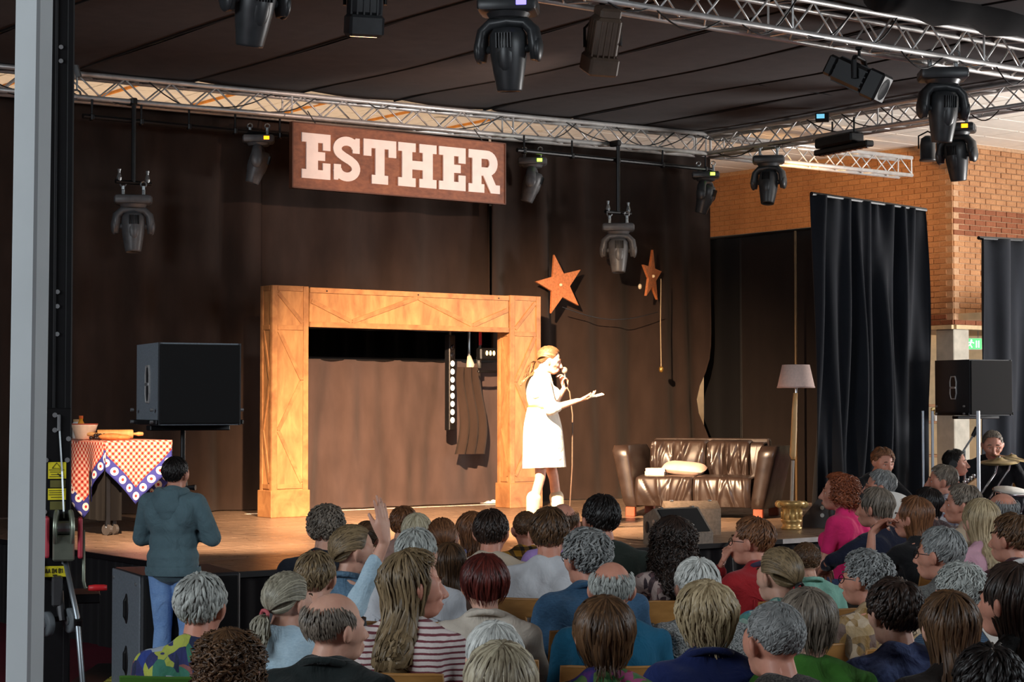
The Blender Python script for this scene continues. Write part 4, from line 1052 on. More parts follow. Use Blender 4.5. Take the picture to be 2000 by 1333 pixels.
# ------------------------------------------------------------------ sofa
def leather(name, rgb, sc):
    m, t = base(name, lin(rgb), .34, 0, .5)
    v = t.coord(); f = t.noise(v, 7, 6); f2 = t.noise(v, 120, 3)
    c = lin(rgb)
    t.link(t.ramp(f, [(.3, tuple(x * .75 for x in c)), (.7, tuple(x * 1.25 for x in c))]), t.b.inputs['Base Color'])
    t.link(t.ramp(f, [(.3, (.28,) * 3), (.7, (.42,) * 3)]), t.b.inputs['Roughness']); t.bump(f2, .15, .002); return m
def sofa():
    a_ = at(1225, 1012, 19.75); b_ = at(1482, 1018, 19.25); d = b_ - a_; Wd = d.to_2d().length; an = math.atan2(d.y, d.x)
    L = leather('dark_brown_leather', (44, 34, 30), 1)
    t = thing('leather_sofa', 'dark brown leather two-seat sofa with flared arms', 'sofa', (a_.x, a_.y, ST), an)
    W = Wd; D = .82
    # arms: flaring outwards towards the top
    for s_, x in ((-1, 0.0), (1, W)):
        def fn(u, v, s_=s_, x=x):
            # ring u around, v up
            ang = 2 * pi * u; e = .35
            cx_ = math.copysign(abs(cos(ang)) ** e, cos(ang)); cy_ = math.copysign(abs(sin(ang)) ** e, sin(ang))
            z = .10 + .64 * v; sc = 1 if v < .96 else .86
            if v < .04: sc = .9
            return (x + s_ * (-.03 + .12 * v) + cx_ * (.085 + .025 * v) * sc, D / 2 + cy_ * D / 2 * sc, z)
        mb = MB().grid(28, 12, fn, wrap=True); n0 = 28 * 11
        mb.f.append(tuple(range(n0, n0 + 28))); mb.f.append(tuple(range(27, -1, -1)))
        smooth_by_angle(mb.build('armrest', L, t), 50)
        for y in (.07, D - .07): MB().cbox((x - s_ * .02, y, .05), (.10, .07, .10), .006).build('foot', wood('sofa_foot', (130, 56, 34), (170, 84, 52)), t)
    i0, i1 = .085, W - .085; mid = (i0 + i1) / 2
    MB().cbox((mid, D / 2 + .02, .17), (i1 - i0, D - .1, .12), .02).build('base_frame', L, t)
    g = random.Random(2)
    def wrinkle(u, v, ks): return sum(A_ * math.exp(-((u - c - sl * (v - .5)) / wd) ** 2) for c, sl, wd, A_ in ks)
    def cushion(nm, x0, x1, y0, y1, z0, z1, ks, bulge=.03, tilt=0.):
        def fn(u, v):
            # wrap: v goes front-bottom -> front-top -> back
            e = .02
            if v < .5:
                s2 = v / .5; y = y0 - bulge * sin(pi * s2) - wrinkle(u, s2, ks); z = z0 + (z1 - z0) * s2
            else:
                s2 = (v - .5) / .5; y = y0 + (y1 - y0) * s2; z = z1 + bulge * .6 * sin(pi * s2)
            y += tilt * (z - z0)
            x = x0 + (x1 - x0) * u
            edge = min(u, 1 - u); k = max(0, 1 - edge / .06); y += .03 * k * k * (1 if v < .5 else 0); z -= .02 * k * k * (1 if v > .45 else 0)
            return (x, y, z)
        mb = MB().grid(60, 26, fn); mb.box(((x0 + x1) / 2, (y0 + y1) / 2 + .03 + tilt * (z1 - z0) * .5, (z0 + z1) / 2 - .01), (x1 - x0 - .01, (y1 - y0) - .04, z1 - z0 - .03))
        return smooth_by_angle(mb.build(nm, L, t), 60)
    def ks(n, amp, s_=.3): return [(g.random(), g.uniform(-s_, s_), g.uniform(.012, .04), g.uniform(-1, 1) * amp) for _ in range(n)]
    cushion('seat_cushion', i0, mid - .004, .0, .6, .12, .42, ks(12, .016)); cushion('seat_cushion', mid + .004, i1, .0, .6, .12, .42, ks(12, .016))
    cushion('back_cushion', i0, mid - .004, .52, D - .02, .40, .77, ks(20, .028), .04, .12); cushion('back_cushion', mid + .004, i1 - .15, .52, D - .02, .40, .77, ks(20, .028), .04, .12)
    cushion('back_cushion', i1 - .146, i1, .54, D - .02, .40, .76, ks(3, .012), .02, .12)
    MB().cbox((mid, D - .02, .5), (i1 - i0 + .05, .1, .62), .03, seg=2).build('back_panel', L, t)
    # pillow and books on the seat
    loc = lambda x, y, z: Vector((a_.x + cos(an) * x - sin(an) * y, a_.y + sin(an) * x + cos(an) * y, ST + z))
    def pf(sg):
        def f(u, v):
            x, y = u * 2 - 1, v * 2 - 1; k = max(0, (1 - x ** 4) * (1 - y ** 4)) ** .55
            return (x * .23 * (1 - .08 * y * y), y * .15, sg * .06 * k)
        return f
    mb = MB().grid(20, 14, pf(1)); mb.grid(20, 14, pf(-1), flip=True)
    tag(mb.build('cushion', cloth('pale_pink_cushion', (206, 172, 156), .9), None, True, loc(.52, .34, .50), Euler((.16, .08, an + .05))), 'pale pink scatter cushion lying on the sofa seat', 'cushion')
    wm = mat('paper_white', (242, 236, 226), .7)
    for k in range(2):
        bk = thing('book', ['lower', 'upper'][k] + ' white book in the little pile on the sofa', 'book', loc(.25, .2, .435 + k * .035), an + .1 + .12 * k, 'white books on the sofa')
        MB().cbox((0, 0, .014), (.20, .15, .028), .003).build('pages', wm, bk); MB().box((0, 0, .0295), (.206, .156, .003)).build('cover', M_white, bk); MB().box((0, 0, -.0015), (.206, .156, .003)).build('cover', M_white, bk)
sofa()

# ------------------------------------------------------------------ floor lamp
def lamp():
    b = at(1546, 1034, 17.75); V = 17.75
    t = thing('floor_lamp', 'floor lamp with driftwood stem, pale shade and gilded column foot', 'floor lamp', (b.x, b.y, ST), 0)
    def Z(py): return at(1546, py, V).z - ST
    def X(px): return (px - 1546) / F * V
    gold = mat('gilded_plaster', (196, 160, 100), .35, .5, var=.2, scale=30)
    MB().lathe([(.095, 0), (.1, .02), (.085, .03), (.085, .06), (.1, .075), (.1, .09), (.085, .1), (.09, .19), (.1, .2), (.11, .215), (.13, .225), (.135, .255), (.12, .265), (.03, .265)], 20).build('column_foot', gold, t, True)
    for s_ in (-1, 1): MB().lathe([(.02, -.06), (.034, -.06), (.034, .06), (.02, .06)], 14, TM((s_ * .115, 0, .235), (pi / 2, 0, 0))).build('scroll', gold, t, True)
    for i in range(10):
        a_ = i * 2 * pi / 10; MB().tube([(.088 * cos(a_), .088 * sin(a_), .1), (.09 * cos(a_), .09 * sin(a_), .19)], .012, 6).build('flute', gold, t, True)
    MB().tube([(X(1546), 0, Z(990)), (X(1549), 0, Z(900))], .016, 8).build('lower_rod', mat('grey_rod', (150, 140, 128), .5), t)
    MB().tube([(X(1550), 0, Z(898)), (X(1549), 0, Z(890)), (X(1552), .01, Z(840)), (X(1553), 0, Z(800)), (X(1555), 0, Z(768))], [.016, .03, .028, .025, .02], 10).build('stem', wood('driftwood', (190, 150, 96), (224, 188, 134), (6, 6, 1)), t, True)
    MB().tube([(X(1556), 0, Z(768)), (X(1556), 0, Z(745))], .012, 8).build('socket', M_bolt, t)
    zb, zt = Z(758), Z(713); x = X(1556)
    sh = mat('pale_linen_shade', (214, 186, 176), .85, var=.05, scale=50)
    MB().lathe([(.176, zb), (.128, zt), (.124, zt), (.172, zb), (.176, zb)], 40, TM((x, 0, 0)), False).build('shade', sh, t, True)
    MB().lathe([(.1735, zb - .002), (.1775, zb), (.176, zb + .012)], 40, TM((x, 0, 0)), False).build('rim', mat('shade_rim', (190, 160, 150), .8), t, True)
    for k in range(3):
        a_ = k * 2 * pi / 3; MB().tube([(x, 0, zt - .03), (x + .124 * cos(a_), .124 * sin(a_), zt - .005)], .003, 5).build('spider', M_steel, t)
lamp()

# ------------------------------------------------------------------ floor monitors
def wedge(label, p, rz, w_=.50, d_=.32, h_=.30, m=None):
    m = m or mat('stage_lit_cabinet', (128, 114, 100), .6, var=.15, scale=40)  # black cabinet raised to beige, stage light put into its colour
    t = thing('floor_monitor', label, 'floor monitor', p, rz)
    prof = [(0, 0), (d_, 0), (d_, h_ * .30), (d_ * .42, h_), (0, h_ * .78)]
    X = Matrix(((0, 0, 1, -w_ / 2), (1, 0, 0, 0), (0, 1, 0, 0), (0, 0, 0, 1)))
    MB().prism(prof, 0, w_, X).build('cabinet', m, t)
    q = MB(); y0, z0, y1, z1 = d_, h_ * .30, d_ * .42, h_
    a_ = math.atan2(z1 - z0, y1 - y0); L = math.hypot(y1 - y0, z1 - z0)
    MB().cbox((0, 0, 0), (w_ - .05, L - .03, .016), .005, TM((0, (y0 + y1) / 2, (z0 + z1) / 2), (a_, 0, 0))).build('grille', M_grille, t)
    for s_ in (-1, 1):
        MB().cbox((s_ * w_ * .35, d_ * .42, h_ + .003), (.03, .04, .012), .003).build('corner_guard', M_steel, t)
        for z in (.12, .19): MB().lathe([(.02, 0), (.02, .008)], 10, TM((s_ * (w_ / 2), .14, z), (0, s_ * pi / 2, 0))).build('socket', M_steel, t)
        MB().ell((s_ * w_ / 2, .05, .14), (.006, .03, .05), nu=10, nv=8).build('handle_cup', M_black, t)
    return t
p = at(1300, 1060, depth(1300, 1060, ST)); wedge('stage-lit floor monitor at the stage edge, its grille turned right', p, R(-143))
V = depth(1355, 1046, ST); p = at(1355, 1046, V); wedge('floor monitor seen from behind in front of the sofa', p, R(8))
V = depth(1650, 1030, ST); p = at(1652, 1030, V); wedge('dark floor monitor at the right end of stage by the lamp', Vector((p.x, p.y, ST)), R(60), .5, .34, .32, mat('dark_cabinet', (52, 48, 48), .6, var=.15))
# cable and white cloth on stage floor
V = depth(960, 985, ST); p = at(962, 986, V)
mb = MB().grid(14, 10, lambda u, v: ((u - .5) * .26, (v - .5) * .18, .012 + .05 * max(0, sin(u * 7) * sin(v * 5)) * (1 - abs(u - .5) * 1.6)))
mb.grid(14, 10, lambda u, v: ((u - .5) * .26, (v - .5) * .18, .002), flip=True)
tag(mb.build('white_cloth', mat('white_rag', (240, 226, 220), .9), None, True, Vector((p.x, p.y, ST)), .3), 'small crumpled white cloth at the foot of the portal', 'cloth')
p0 = at(1425, 1060, 15.6); g = random.Random(5)
cables('pale cable hanging over the stage front beside the red sweater', [[S(sx(1422, -.02), -.02, ST + .01), S(sx(1428, -.05), -.05, ST - .1), S(sx(1430, -.05), -.06, .3), S(sx(1424, -.05), -.1, .02)]], 'stage_cable')

# ------------------------------------------------------------------ drum corner
def drums():
    D0 = at(1960, 1000, 19.6)
    chrome = mat('chrome', (205, 205, 208), .2, .95, var=.04)
    dk = mat('dark_drum_shell', (22, 24, 32), .25, var=.1); skin_ = mat('drum_skin', (215, 212, 205), .5)
    t = thing('drum_kit', 'dark drum kit with bronze cymbals behind the clear shield', 'drum kit', (D0.x, D0.y, 0), R(20))
    def drum(nm, c, r, h, rot):
        T = TM(c, rot); o = MB().lathe([(r, 0), (r, h)], 28, T).build(nm, dk, t, True)
        MB().lathe([(r * .985, h), (r * .985, h + .012), (.001, h + .012)], 28, T, False).build('drum_head', skin_, o, True)
        for z in (0.012, h - .005): MB().tube([(r * 1.02 * cos(a_), r * 1.02 * sin(a_), z) for a_ in [k * pi / 14 for k in range(29)]], .012, 6, T).build('hoop', chrome, o, True)
        for k in range(6):
            a_ = k * pi / 3; MB().tube([(r * 1.03 * cos(a_), r * 1.03 * sin(a_), 0.02), (r * 1.03 * cos(a_), r * 1.03 * sin(a_), h - .01)], .006, 5, T).build('lug', chrome, o)
    drum('rack_tom', (-.05, -.15, .78), .17, .24, (.2, 0, 0)); drum('bass_drum', (.1, .2, .30), .28, .42, (pi / 2, 0, .2)); drum('floor_tom', (.55, .25, .3), .2, .38, (0, 0, 0)); drum('snare', (.2, .55, .55), .18, .14, (0, 0, 0))
    br = mat('bronze_cymbal', (150, 132, 92), .3, .75, var=.15, scale=10)
    def cym(px, py, V, r, rx, ry):
        p = at(px, py, V); q = t.matrix_basis.inverted() if False else None
        loc = Matrix.Rotation(-R(20), 4, 'Z') @ (Vector((p.x, p.y, p.z)) - Vector((D0.x, D0.y, 0)))
        T = TM(loc, (rx, ry, 0))
        c = MB().lathe([(.001, .04), (.03, .038), (.05, .018), (r * .6, .004), (r, -.012), (r, -.014), (r * .6, .001), (.05, .012), (.001, .03)], 36, T).build('cymbal', br, t, True)
        MB().tube([(loc.x, loc.y, loc.z + .05), (loc.x - .05, loc.y, loc.z - .12), (loc.x - .28, loc.y + .02, loc.z - .42), (loc.x - .28, loc.y, .05)], .011, 6).build('cymbal_stand', chrome, c)
    cym(1952, 901, 19.3, .2, .1, -.1); cym(1978, 895, 20.1, .25, .12, .15)
    p = at(1915, 855, 19.6)
    ms = thing('microphone_stand', 'boom microphone stand by the drum shield', 'microphone stand', (at(1884, 900, 19.5).x, 19.5, 0))
    q = at(1884, 880, 19.5); e = at(1900, 853, 19.5); b_ = at(1874, 893, 19.5); o = Vector((q.x, 19.5, 0))
    MB().tube([(0, 0, .02), (0, 0, q.z)], .012, 8).build('upright', M_steel, ms); MB().tube([b_ - o, e - o], .01, 8).build('boom', M_steel, ms)
    MB().tube([e - o, e - o + Vector((.05, 0, .09))], [.022, .028], 10).build('microphone', M_blackm, ms); MB().lathe([(.13, 0), (.13, .015), (.03, .03)], 20).build('base', M_blackm, ms)
drums()
def shield():
    m, n = base('clear_acrylic', (.9, .95, 1.0), .04, 0, .5); n.b.inputs['Transmission Weight'].default_value = 1.0; n.b.inputs['IOR'].default_value = 1.0
    n.b.inputs['Alpha'].default_value = .35
    edge = mat('frosted_acrylic_edge', (200, 210, 220), .3, var=.03)
    pts = [at(1803, 900, 18.9), at(1822, 900, 18.6), at(1912, 900, 18.6), at(2015, 900, 19.3)]
    zt = at(1820, 803, 18.8).z
    for i, lab in enumerate(('narrow clear acrylic shield panel beside the velvet curtain', 'clear acrylic shield panel in front of the headphones player', 'clear acrylic shield panel in front of the drummer')):
        a_, b_ = pts[i], pts[i + 1]; d = (b_ - a_).to_2d(); an = math.atan2(d.y, d.x); L = d.length
        t = thing('drum_shield', lab, 'shield', (a_.x, a_.y, 0), an)
        MB().box((L / 2, 0, zt / 2 + .01), (L - .03, .008, zt - .02)).build('pane', m, t)
        MB().box((.0, 0, zt / 2), (.02, .02, zt)).build('edge', edge, t)
        MB().box((L - .012, 0, zt / 2), (.02, .02, zt)).build('edge', edge, t)
        MB().cbox((L / 2, .0, .006), (L * .7, .3, .012), .003).build('foot', edge, t)
shield()
# ================================================================== people
def skin_mat(name, rgb):
    if name in _mats: return _mats[name]
    c = lin(rgb); m, t = base(name, c, .5, 0, .4)
    f = t.noise(t.coord(), 22, 5); g = t.noise(t.coord(), 4, 3)
    col = t.ramp(f, [(.3, tuple(x * k for x, k in zip(c, (.93, .86, .84)))), (.7, tuple(min(1, x * k) for x, k in zip(c, (1.05, 1.06, 1.06))))])
    col = t.mix(t.ramp(g, [(.45, (0, 0, 0)), (.7, (.35,) * 3)]), col, tuple(x * k for x, k in zip(c, (1.0, .72, .68))))
    t.link(col, t.b.inputs['Base Color']); t.b.inputs['Subsurface Weight'].default_value = .12
    t.b.inputs['Subsurface Radius'].default_value = (.02, .008, .004); t.b.inputs['Subsurface Scale'].default_value = .5
    _mats[name] = m; return m
SK = {'a': skin_mat('skin_fair', (214, 168, 146)), 'b': skin_mat('skin_rosy', (204, 146, 124)), 'c': skin_mat('skin_tan', (178, 126, 98))}
def hair_mat(name, dark, light, rough=.45):
    if name in _mats: return _mats[name]
    m, t = base(name, lin(light), rough, 0, .35)
    at_ = t.new('ShaderNodeAttribute'); at_.attribute_name = 'lock'
    f = t.noise(t.coord((1, 1, .15)), 70, 5, .6)
    k = t.math('ADD', t.math('MULTIPLY', at_.outputs['Fac'], .55), t.math('MULTIPLY', f, .55))
    t.link(t.ramp(k, [(.2, lin(dark)), (.85, lin(light))]), t.b.inputs['Base Color'])
    t.b.inputs['Anisotropic'].default_value = .4; t.bump(f, .5, .003); _mats[name] = m; return m
HC = {'grey': ((120, 122, 118), (196, 200, 194)), 'white': ((150, 152, 148), (226, 228, 222)), 'salt': ((78, 80, 80), (160, 162, 160)), 'brown': ((46, 32, 22), (108, 78, 52)),
      'dark': ((20, 15, 13), (62, 46, 38)), 'black': ((12, 10, 10), (38, 32, 30)), 'blonde': ((118, 100, 70), (200, 180, 144)), 'dirty': ((76, 62, 44), (146, 124, 92)),
      'ash': ((96, 91, 76), (174, 168, 148)), 'auburn': ((70, 44, 28), (138, 92, 60)), 'redbrown': ((46, 16, 14), (104, 42, 34)), 'light': ((150, 140, 112), (214, 204, 176)), 'ginger': ((92, 44, 26), (160, 88, 54)),
      'greybrown': ((70, 62, 54), (140, 128, 114)), 'streak': ((92, 78, 58), (206, 196, 168))}
def hm(k): return hair_mat('hair_' + k, *HC[k])

# ---- clothing patterns
def fab(kind, *cols, sc=1.0):
    nm = 'fabric_' + kind + '_' + '_'.join('%d%d%d' % c for c in cols)
    if nm in _mats: return _mats[nm]
    C = [lin(c) for c in cols]; m, t = base(nm, C[0], .85, 0, .25)
    v = t.coord(); wr = t.noise(t.coord((1, 1, .8), rot=(.3, .4, 0)), 9, 4, .55, .6)
    if kind == 'plain':
        f = t.noise(v, 6, 5); col = t.ramp(f, [(.3, tuple(x * .86 for x in C[0])), (.7, tuple(min(1, x * 1.12) for x in C[0]))])
    elif kind == 'stripe':
        s = t.new('ShaderNodeSeparateXYZ'); t.link(v, s.inputs[0])
        fr = t.math('FRACT', t.math('ADD', t.math('MULTIPLY', s.outputs[2], 50 * sc), t.math('MULTIPLY', wr, .8))); col = t.ramp(fr, [(0, C[0]), (.64, C[1])], 'CONSTANT')
    elif kind == 'plaid':
        s = t.new('ShaderNodeSeparateXYZ'); t.link(v, s.inputs[0])
        a_ = t.math('GREATER_THAN', t.math('FRACT', t.math('MULTIPLY', s.outputs[2], 17 * sc)), .6); b_ = t.math('GREATER_THAN', t.math('FRACT', t.math('MULTIPLY', t.math('ADD', s.outputs[0], t.math('MULTIPLY', s.outputs[1], .6)), 17 * sc)), .6)
        col = t.ramp(t.math('MULTIPLY', t.math('ADD', a_, b_), .5), [(0, C[0]), (.4, C[1]), (.9, C[2])], 'CONSTANT')
    elif kind == 'floral':
        vo = t.new('ShaderNodeTexVoronoi'); vo.inputs['Scale'].default_value = 16 * sc; wp = t.new('ShaderNodeTexNoise'); wp.inputs['Scale'].default_value = 6
        t.link(v, wp.inputs['Vector']); mx = t.new('ShaderNodeMix', data_type='RGBA'); mx.inputs[0].default_value = .34; t.link(v, mx.inputs[6]); t.link(wp.outputs['Color'], mx.inputs[7])
        t.link(mx.outputs[2], vo.inputs['Vector']); n = len(C); sep = t.new('ShaderNodeSeparateColor'); t.link(vo.outputs['Color'], sep.inputs[0])
        col = t.ramp(sep.outputs[0], [(i / n, C[i]) for i in range(n)], 'CONSTANT')
        vo2 = t.new('ShaderNodeTexVoronoi'); vo2.inputs['Scale'].default_value = 24 * sc; t.link(t.coord((1, 1, .28), rot=(.5, .9, .3)), vo2.inputs['Vector']); sp2 = t.new('ShaderNodeSeparateColor'); t.link(vo2.outputs['Color'], sp2.inputs[0])
        col2 = t.ramp(sp2.outputs[1], [(i_ / n, C[(i_ * 2 + 1) % n]) for i_ in range(n)], 'CONSTANT'); col = t.mix(t.math('GREATER_THAN', sp2.outputs[2], .5), col, col2)
        st = t.noise(t.coord((1, 1, .2), rot=(0, .9, 0)), 40, 3); col = t.mix(.25, col, t.ramp(st, [(.4, C[0]), (.6, C[-1])]))
    elif kind == 'speckle':
        f = t.noise(v, 160, 3, .7); col = t.ramp(f, [(.42, C[0]), (.56, C[1])])
    elif kind == 'tiedye':
        f = t.noise(v, 6 * sc, 5, .6, 1.2); n = len(C); col = t.ramp(f, [(.32 + .38 * i / (n - 1), C[i]) for i in range(n)])
    elif kind == 'denim':
        f = t.noise(t.coord((1, 1, 4)), 60, 3, .7); g = t.noise(v, 5, 4); col = t.mix(.5, t.ramp(f, [(.35, C[0]), (.65, C[1])]), t.ramp(g, [(.3, C[0]), (.7, C[1])]))
    t.link(col, t.b.inputs['Base Color']); t.b.inputs['Sheen Weight'].default_value = .1
    t.bump(wr, .8, .03); _mats[nm] = m; return m

# ---- anatomy
HP = Vector((0, -.0, 1.06)); HCEN = Vector((0, .030, 1.152))
def head_prims(mb, M=None, s=1.0):
    c = HCEN
    def E(p, r): mb.ell(c + Vector(p), r, M)
    E((0, -.012, .028), (.076, .096, .087)); E((0, .022, -.03), (.061, .072, .080)); E((0, .05, -.078), (.042, .042, .032)); E((0, .01, -.07), (.052, .05, .036))
    for s_ in (-1, 1):
        E((s_ * .036, .062, -.022), (.026, .026, .022)); E((s_ * .055, .03, .0), (.024, .04, .05))
        T = TM(c + Vector((s_ * .078, -.004, -.008)), (0, s_ * .18, s_ * .35)); T = M @ T if M else T
        mb.ell((0, 0, 0), (.010, .021, .033), T); mb.ell((s_ * .004, -.012, .006), (.010, .012, .026), T)
        mb.caps(c + Vector((0, .084, .022)), c + Vector((s_ * .042, .070, .020)), .013, .012, M=M)
        mb.caps(c + Vector((0, .112, -.034)), c + Vector((s_ * .013, .102, -.036)), .009, .008, M=M)
    mb.caps(c + Vector((0, .089, .012)), c + Vector((0, .116, -.030)), .009, .012, M=M)
    mb.caps(c + Vector((-.02, .088, -.058)), c + Vector((.02, .088, -.058)), .010, M=M); mb.caps(c + Vector((-.017, .086, -.07)), c + Vector((.017, .086, -.07)), .011, M=M)
def hand_prims(mb, w, d, n, side, curl=.5, spread=.12, thumb=.6):
    """w wrist, d finger direction, n palm normal (palm faces n), side +1/-1 which way the thumb lies along s = d x n"""
    w, d, n = Vector(w), Vector(d).normalized(), Vector(n); n = (n - d * n.dot(d)).normalized(); s = d.cross(n) * side
    for i in range(4):
        k = (1.5 - i); kn = w + d * (.088 - .006 * abs(k - .3)) + s * (k * .021)
        mb.caps(w + s * (k * .012) + d * .008, kn, .016, .0125, 8)
        L = (.041, .046, .043, .034)[i]; p = kn; dd = (d + s * (k * spread)).normalized(); a_ = curl * .35
        for j, f in enumerate((1, .66, .52)):
            a_ += curl * (.55 if j else .15)
            q = p + (dd * cos(a_) + n * sin(a_)) * L * f; mb.caps(p, q, .0095 - .001 * j, .0088 - .001 * j, 8); p = q
    p = w + d * .02 + s * .024; a_ = thumb
    for j, (L, r) in enumerate(((.042, .0145), (.034, .0115), (.028, .0098))):
        q = p + (d * cos(a_) + s * sin(a_) * .85 + n * .35).normalized() * L; mb.caps(p, q, r, r * .88, 8); p = q; a_ *= .55
ARM_LAP = lambda s: dict(sh=(s * .175, -.03, .965), el=(s * .225, .02, .715), wr=(s * .10, .235, .60), hd=(-s * .45, .85, -.25), hn=(0, -.2, -1), curl=.5, th=.5)
def arm_prims(mb, a_, w=1., part='skin', inf=0., sleeve=1.0, side=1):
    sh, el, wr = Vector(a_['sh']), Vector(a_['el']), Vector(a_['wr'])
    if part == 'skin':
        mb.caps(sh, el, .046 * w, .036 * w); mb.caps(el, el.lerp(wr, .35), .037 * w, .039 * w); mb.caps(el.lerp(wr, .35), wr, .039 * w, .025 * w)
        hand_prims(mb, wr, a_['hd'], a_['hn'], a_.get('ts', side), a_.get('curl', .5), a_.get('spread', .12), a_.get('th', .6))
    else:
        if sleeve <= .5:
            e = sh.lerp(el, sleeve * 2); mb.caps(sh, e, (.052 + inf) * w, (.050 + inf) * w)
        else:
            mb.caps(sh, el, (.052 + inf) * w, (.044 + inf) * w); e = el.lerp(wr, (sleeve - .5) * 2 * .93); mb.caps(el, e, (.044 + inf) * w, (.034 + inf) * w)
def torso_prims(mb, w=1., inf=0., fem=False, neck=True, top=True):
    i = inf
    mb.ell((0, -.02, .55), (.165 * w + i, .125 + i, .12 + i)); mb.ell((0, -.015, .69), ((.140 if fem else .152) * w + i, .108 + i, .15 + i)); mb.ell((0, -.025, .85), (.158 * w + i, .112 + i, .17 + i))
    if fem:
        for s in (-1, 1): mb.ell((s * .07, .07, .84), (.06 + i, .055 + i, .065 + i))
    for s in (-1, 1):
        mb.caps((s * .03, -.03, .965), (s * .165 * w, -.03, .958), .062 + i, .052 + i)
        mb.caps((0, -.028, 1.03), (s * .13 * w, -.03, .985), .046 + i * .6, .04 + i * .6)
        mb.ell((s * .085, -.08, .90), (.075 + i, .055 + i, .10 + i))
    if neck: mb.caps((0, -.03, .985), (0, .012, 1.095), .056, .051)
    if not neck: mb.caps((0, -.032, .985), (0, -.020, 1.022), .066, .062)
def leg_prims(mb, inf=0.):
    for s in (-1, 1):
        mb.caps((s * .085, -.02, .53), (s * .105, .40, .53), .083 + inf, .062 + inf); mb.caps((s * .105, .40, .53), (s * .11, .36, .10), .060 + inf, .044 + inf)
def shoe_mesh():
    mb = MB(); mb.caps((0, -.03, .045), (0, .13, .035), .044, .036); mb.ell((0, 0, .07), (.042, .05, .05)); mb.box((0, .05, .012), (.08, .25, .024))
    return union(mb, .012, 2, 1., 'shoe')
CACHE = {}
def body_mesh(sex, pose, arms, headM=None, legs=False):
    key = ('b', sex, pose)
    if key in CACHE and headM is None: return CACHE[key]
    w = .90 if sex == 'f' else 1.0; mb = MB(); torso_prims(mb, w, -.012, sex == 'f'); head_prims(mb, headM)
    for s in (-1, 1): arm_prims(mb, arms(s), w if sex == 'm' else .86, side=s)
    me = union(mb, .0062, 2, .24, 'body')
    if headM is None: CACHE[key] = me
    return me
def shirt_mesh(sex, pose, arms, sleeve, loose=.010):
    key = ('s', sex, pose, sleeve, loose)
    if key not in CACHE:
        w = .90 if sex == 'f' else 1.0; mb = MB(); torso_prims(mb, w, loose, sex == 'f', neck=False)
        for s in (-1, 1): arm_prims(mb, arms(s), w if sex == 'm' else .88, 'cloth', loose * .4, sleeve)
        me = union(mb, .013, 2, 1., 'shirt')
        n = len(me.vertices); co = np.empty(n * 3); me.vertices.foreach_get('co', co); co = co.reshape(-1, 3); no = np.empty(n * 3); me.vertices.foreach_get('normal', no); no = no.reshape(-1, 3)
        x, y, z = co.T
        d = .0035 * np.sin(z * 34 + 6 * np.sin(x * 9) + y * 12) + .003 * np.sin(x * 46 + z * 17 + 2 * np.sin(z * 11))
        co += no * d[:, None]; me.vertices.foreach_set('co', co.ravel()); me.update(); CACHE[key] = me
    return CACHE[key]
def trousers_mesh():
    if 't' not in CACHE:
        mb = MB(); mb.ell((0, -.02, .54), (.18, .14, .115)); leg_prims(mb, .010); CACHE['t'] = union(mb, .015, 3, 1., 'trousers')
    return CACHE['t']
def head_matrix(yaw, pitch=0., roll=0.): return Matrix.Translation(HP) @ Euler((pitch, roll, yaw), 'XYZ').to_matrix().to_4x4() @ Matrix.Translation(-HP)
def turned(me, Mh):
    """copy of a body mesh with the head turned on the neck"""
    me = me.copy(); n = len(me.vertices); co = np.empty(n * 3); me.vertices.foreach_get('co', co); co = co.reshape(-1, 3)
    A4 = np.array(Mh); new = co @ A4[:3, :3].T + A4[:3, 3]
    wgt = np.clip((co[:, 2] - .985) / .08, 0, 1); wgt = wgt * wgt * (3 - 2 * wgt)
    rad = np.hypot(co[:, 0], co[:, 1] - .02); wgt = np.where(rad > .155, 0, wgt)
    co = co * (1 - wgt[:, None]) + new * wgt[:, None]
    me.vertices.foreach_set('co', co.ravel()); me.update(); return me

# ---- hair
def scalp(th, ph, vol=0.):
    """th from the crown (tilted back), ph around with 0 at the face; arrays"""
    d = np.stack([np.sin(th) * np.sin(ph), np.sin(th) * np.cos(ph), np.cos(th)], -1)
    t = .22; y = d[..., 1] * cos(t) - d[..., 2] * sin(t); z = d[..., 1] * sin(t) + d[..., 2] * cos(t)
    d = np.stack([d[..., 0], y, z], -1); r = np.array([.079 + vol, .099 + vol, .090 + vol])
    lower = np.clip(-d[..., 2], 0, 1)
    return d * r * (1 - .10 * lower[..., None] * np.array([1, 1, 0])) + np.array([0, -.012, .030])
def hairline(ph, fr=.95):
    a_ = np.abs((ph + pi) % (2 * pi) - pi); b = np.degrees(a_)
    return np.radians(np.interp(b, [0, 35, 55, 70, 84, 100, 118, 135, 180], [fr * 62, fr * 64, fr * 78, 96, 100, 94, 112, 118, 114]))
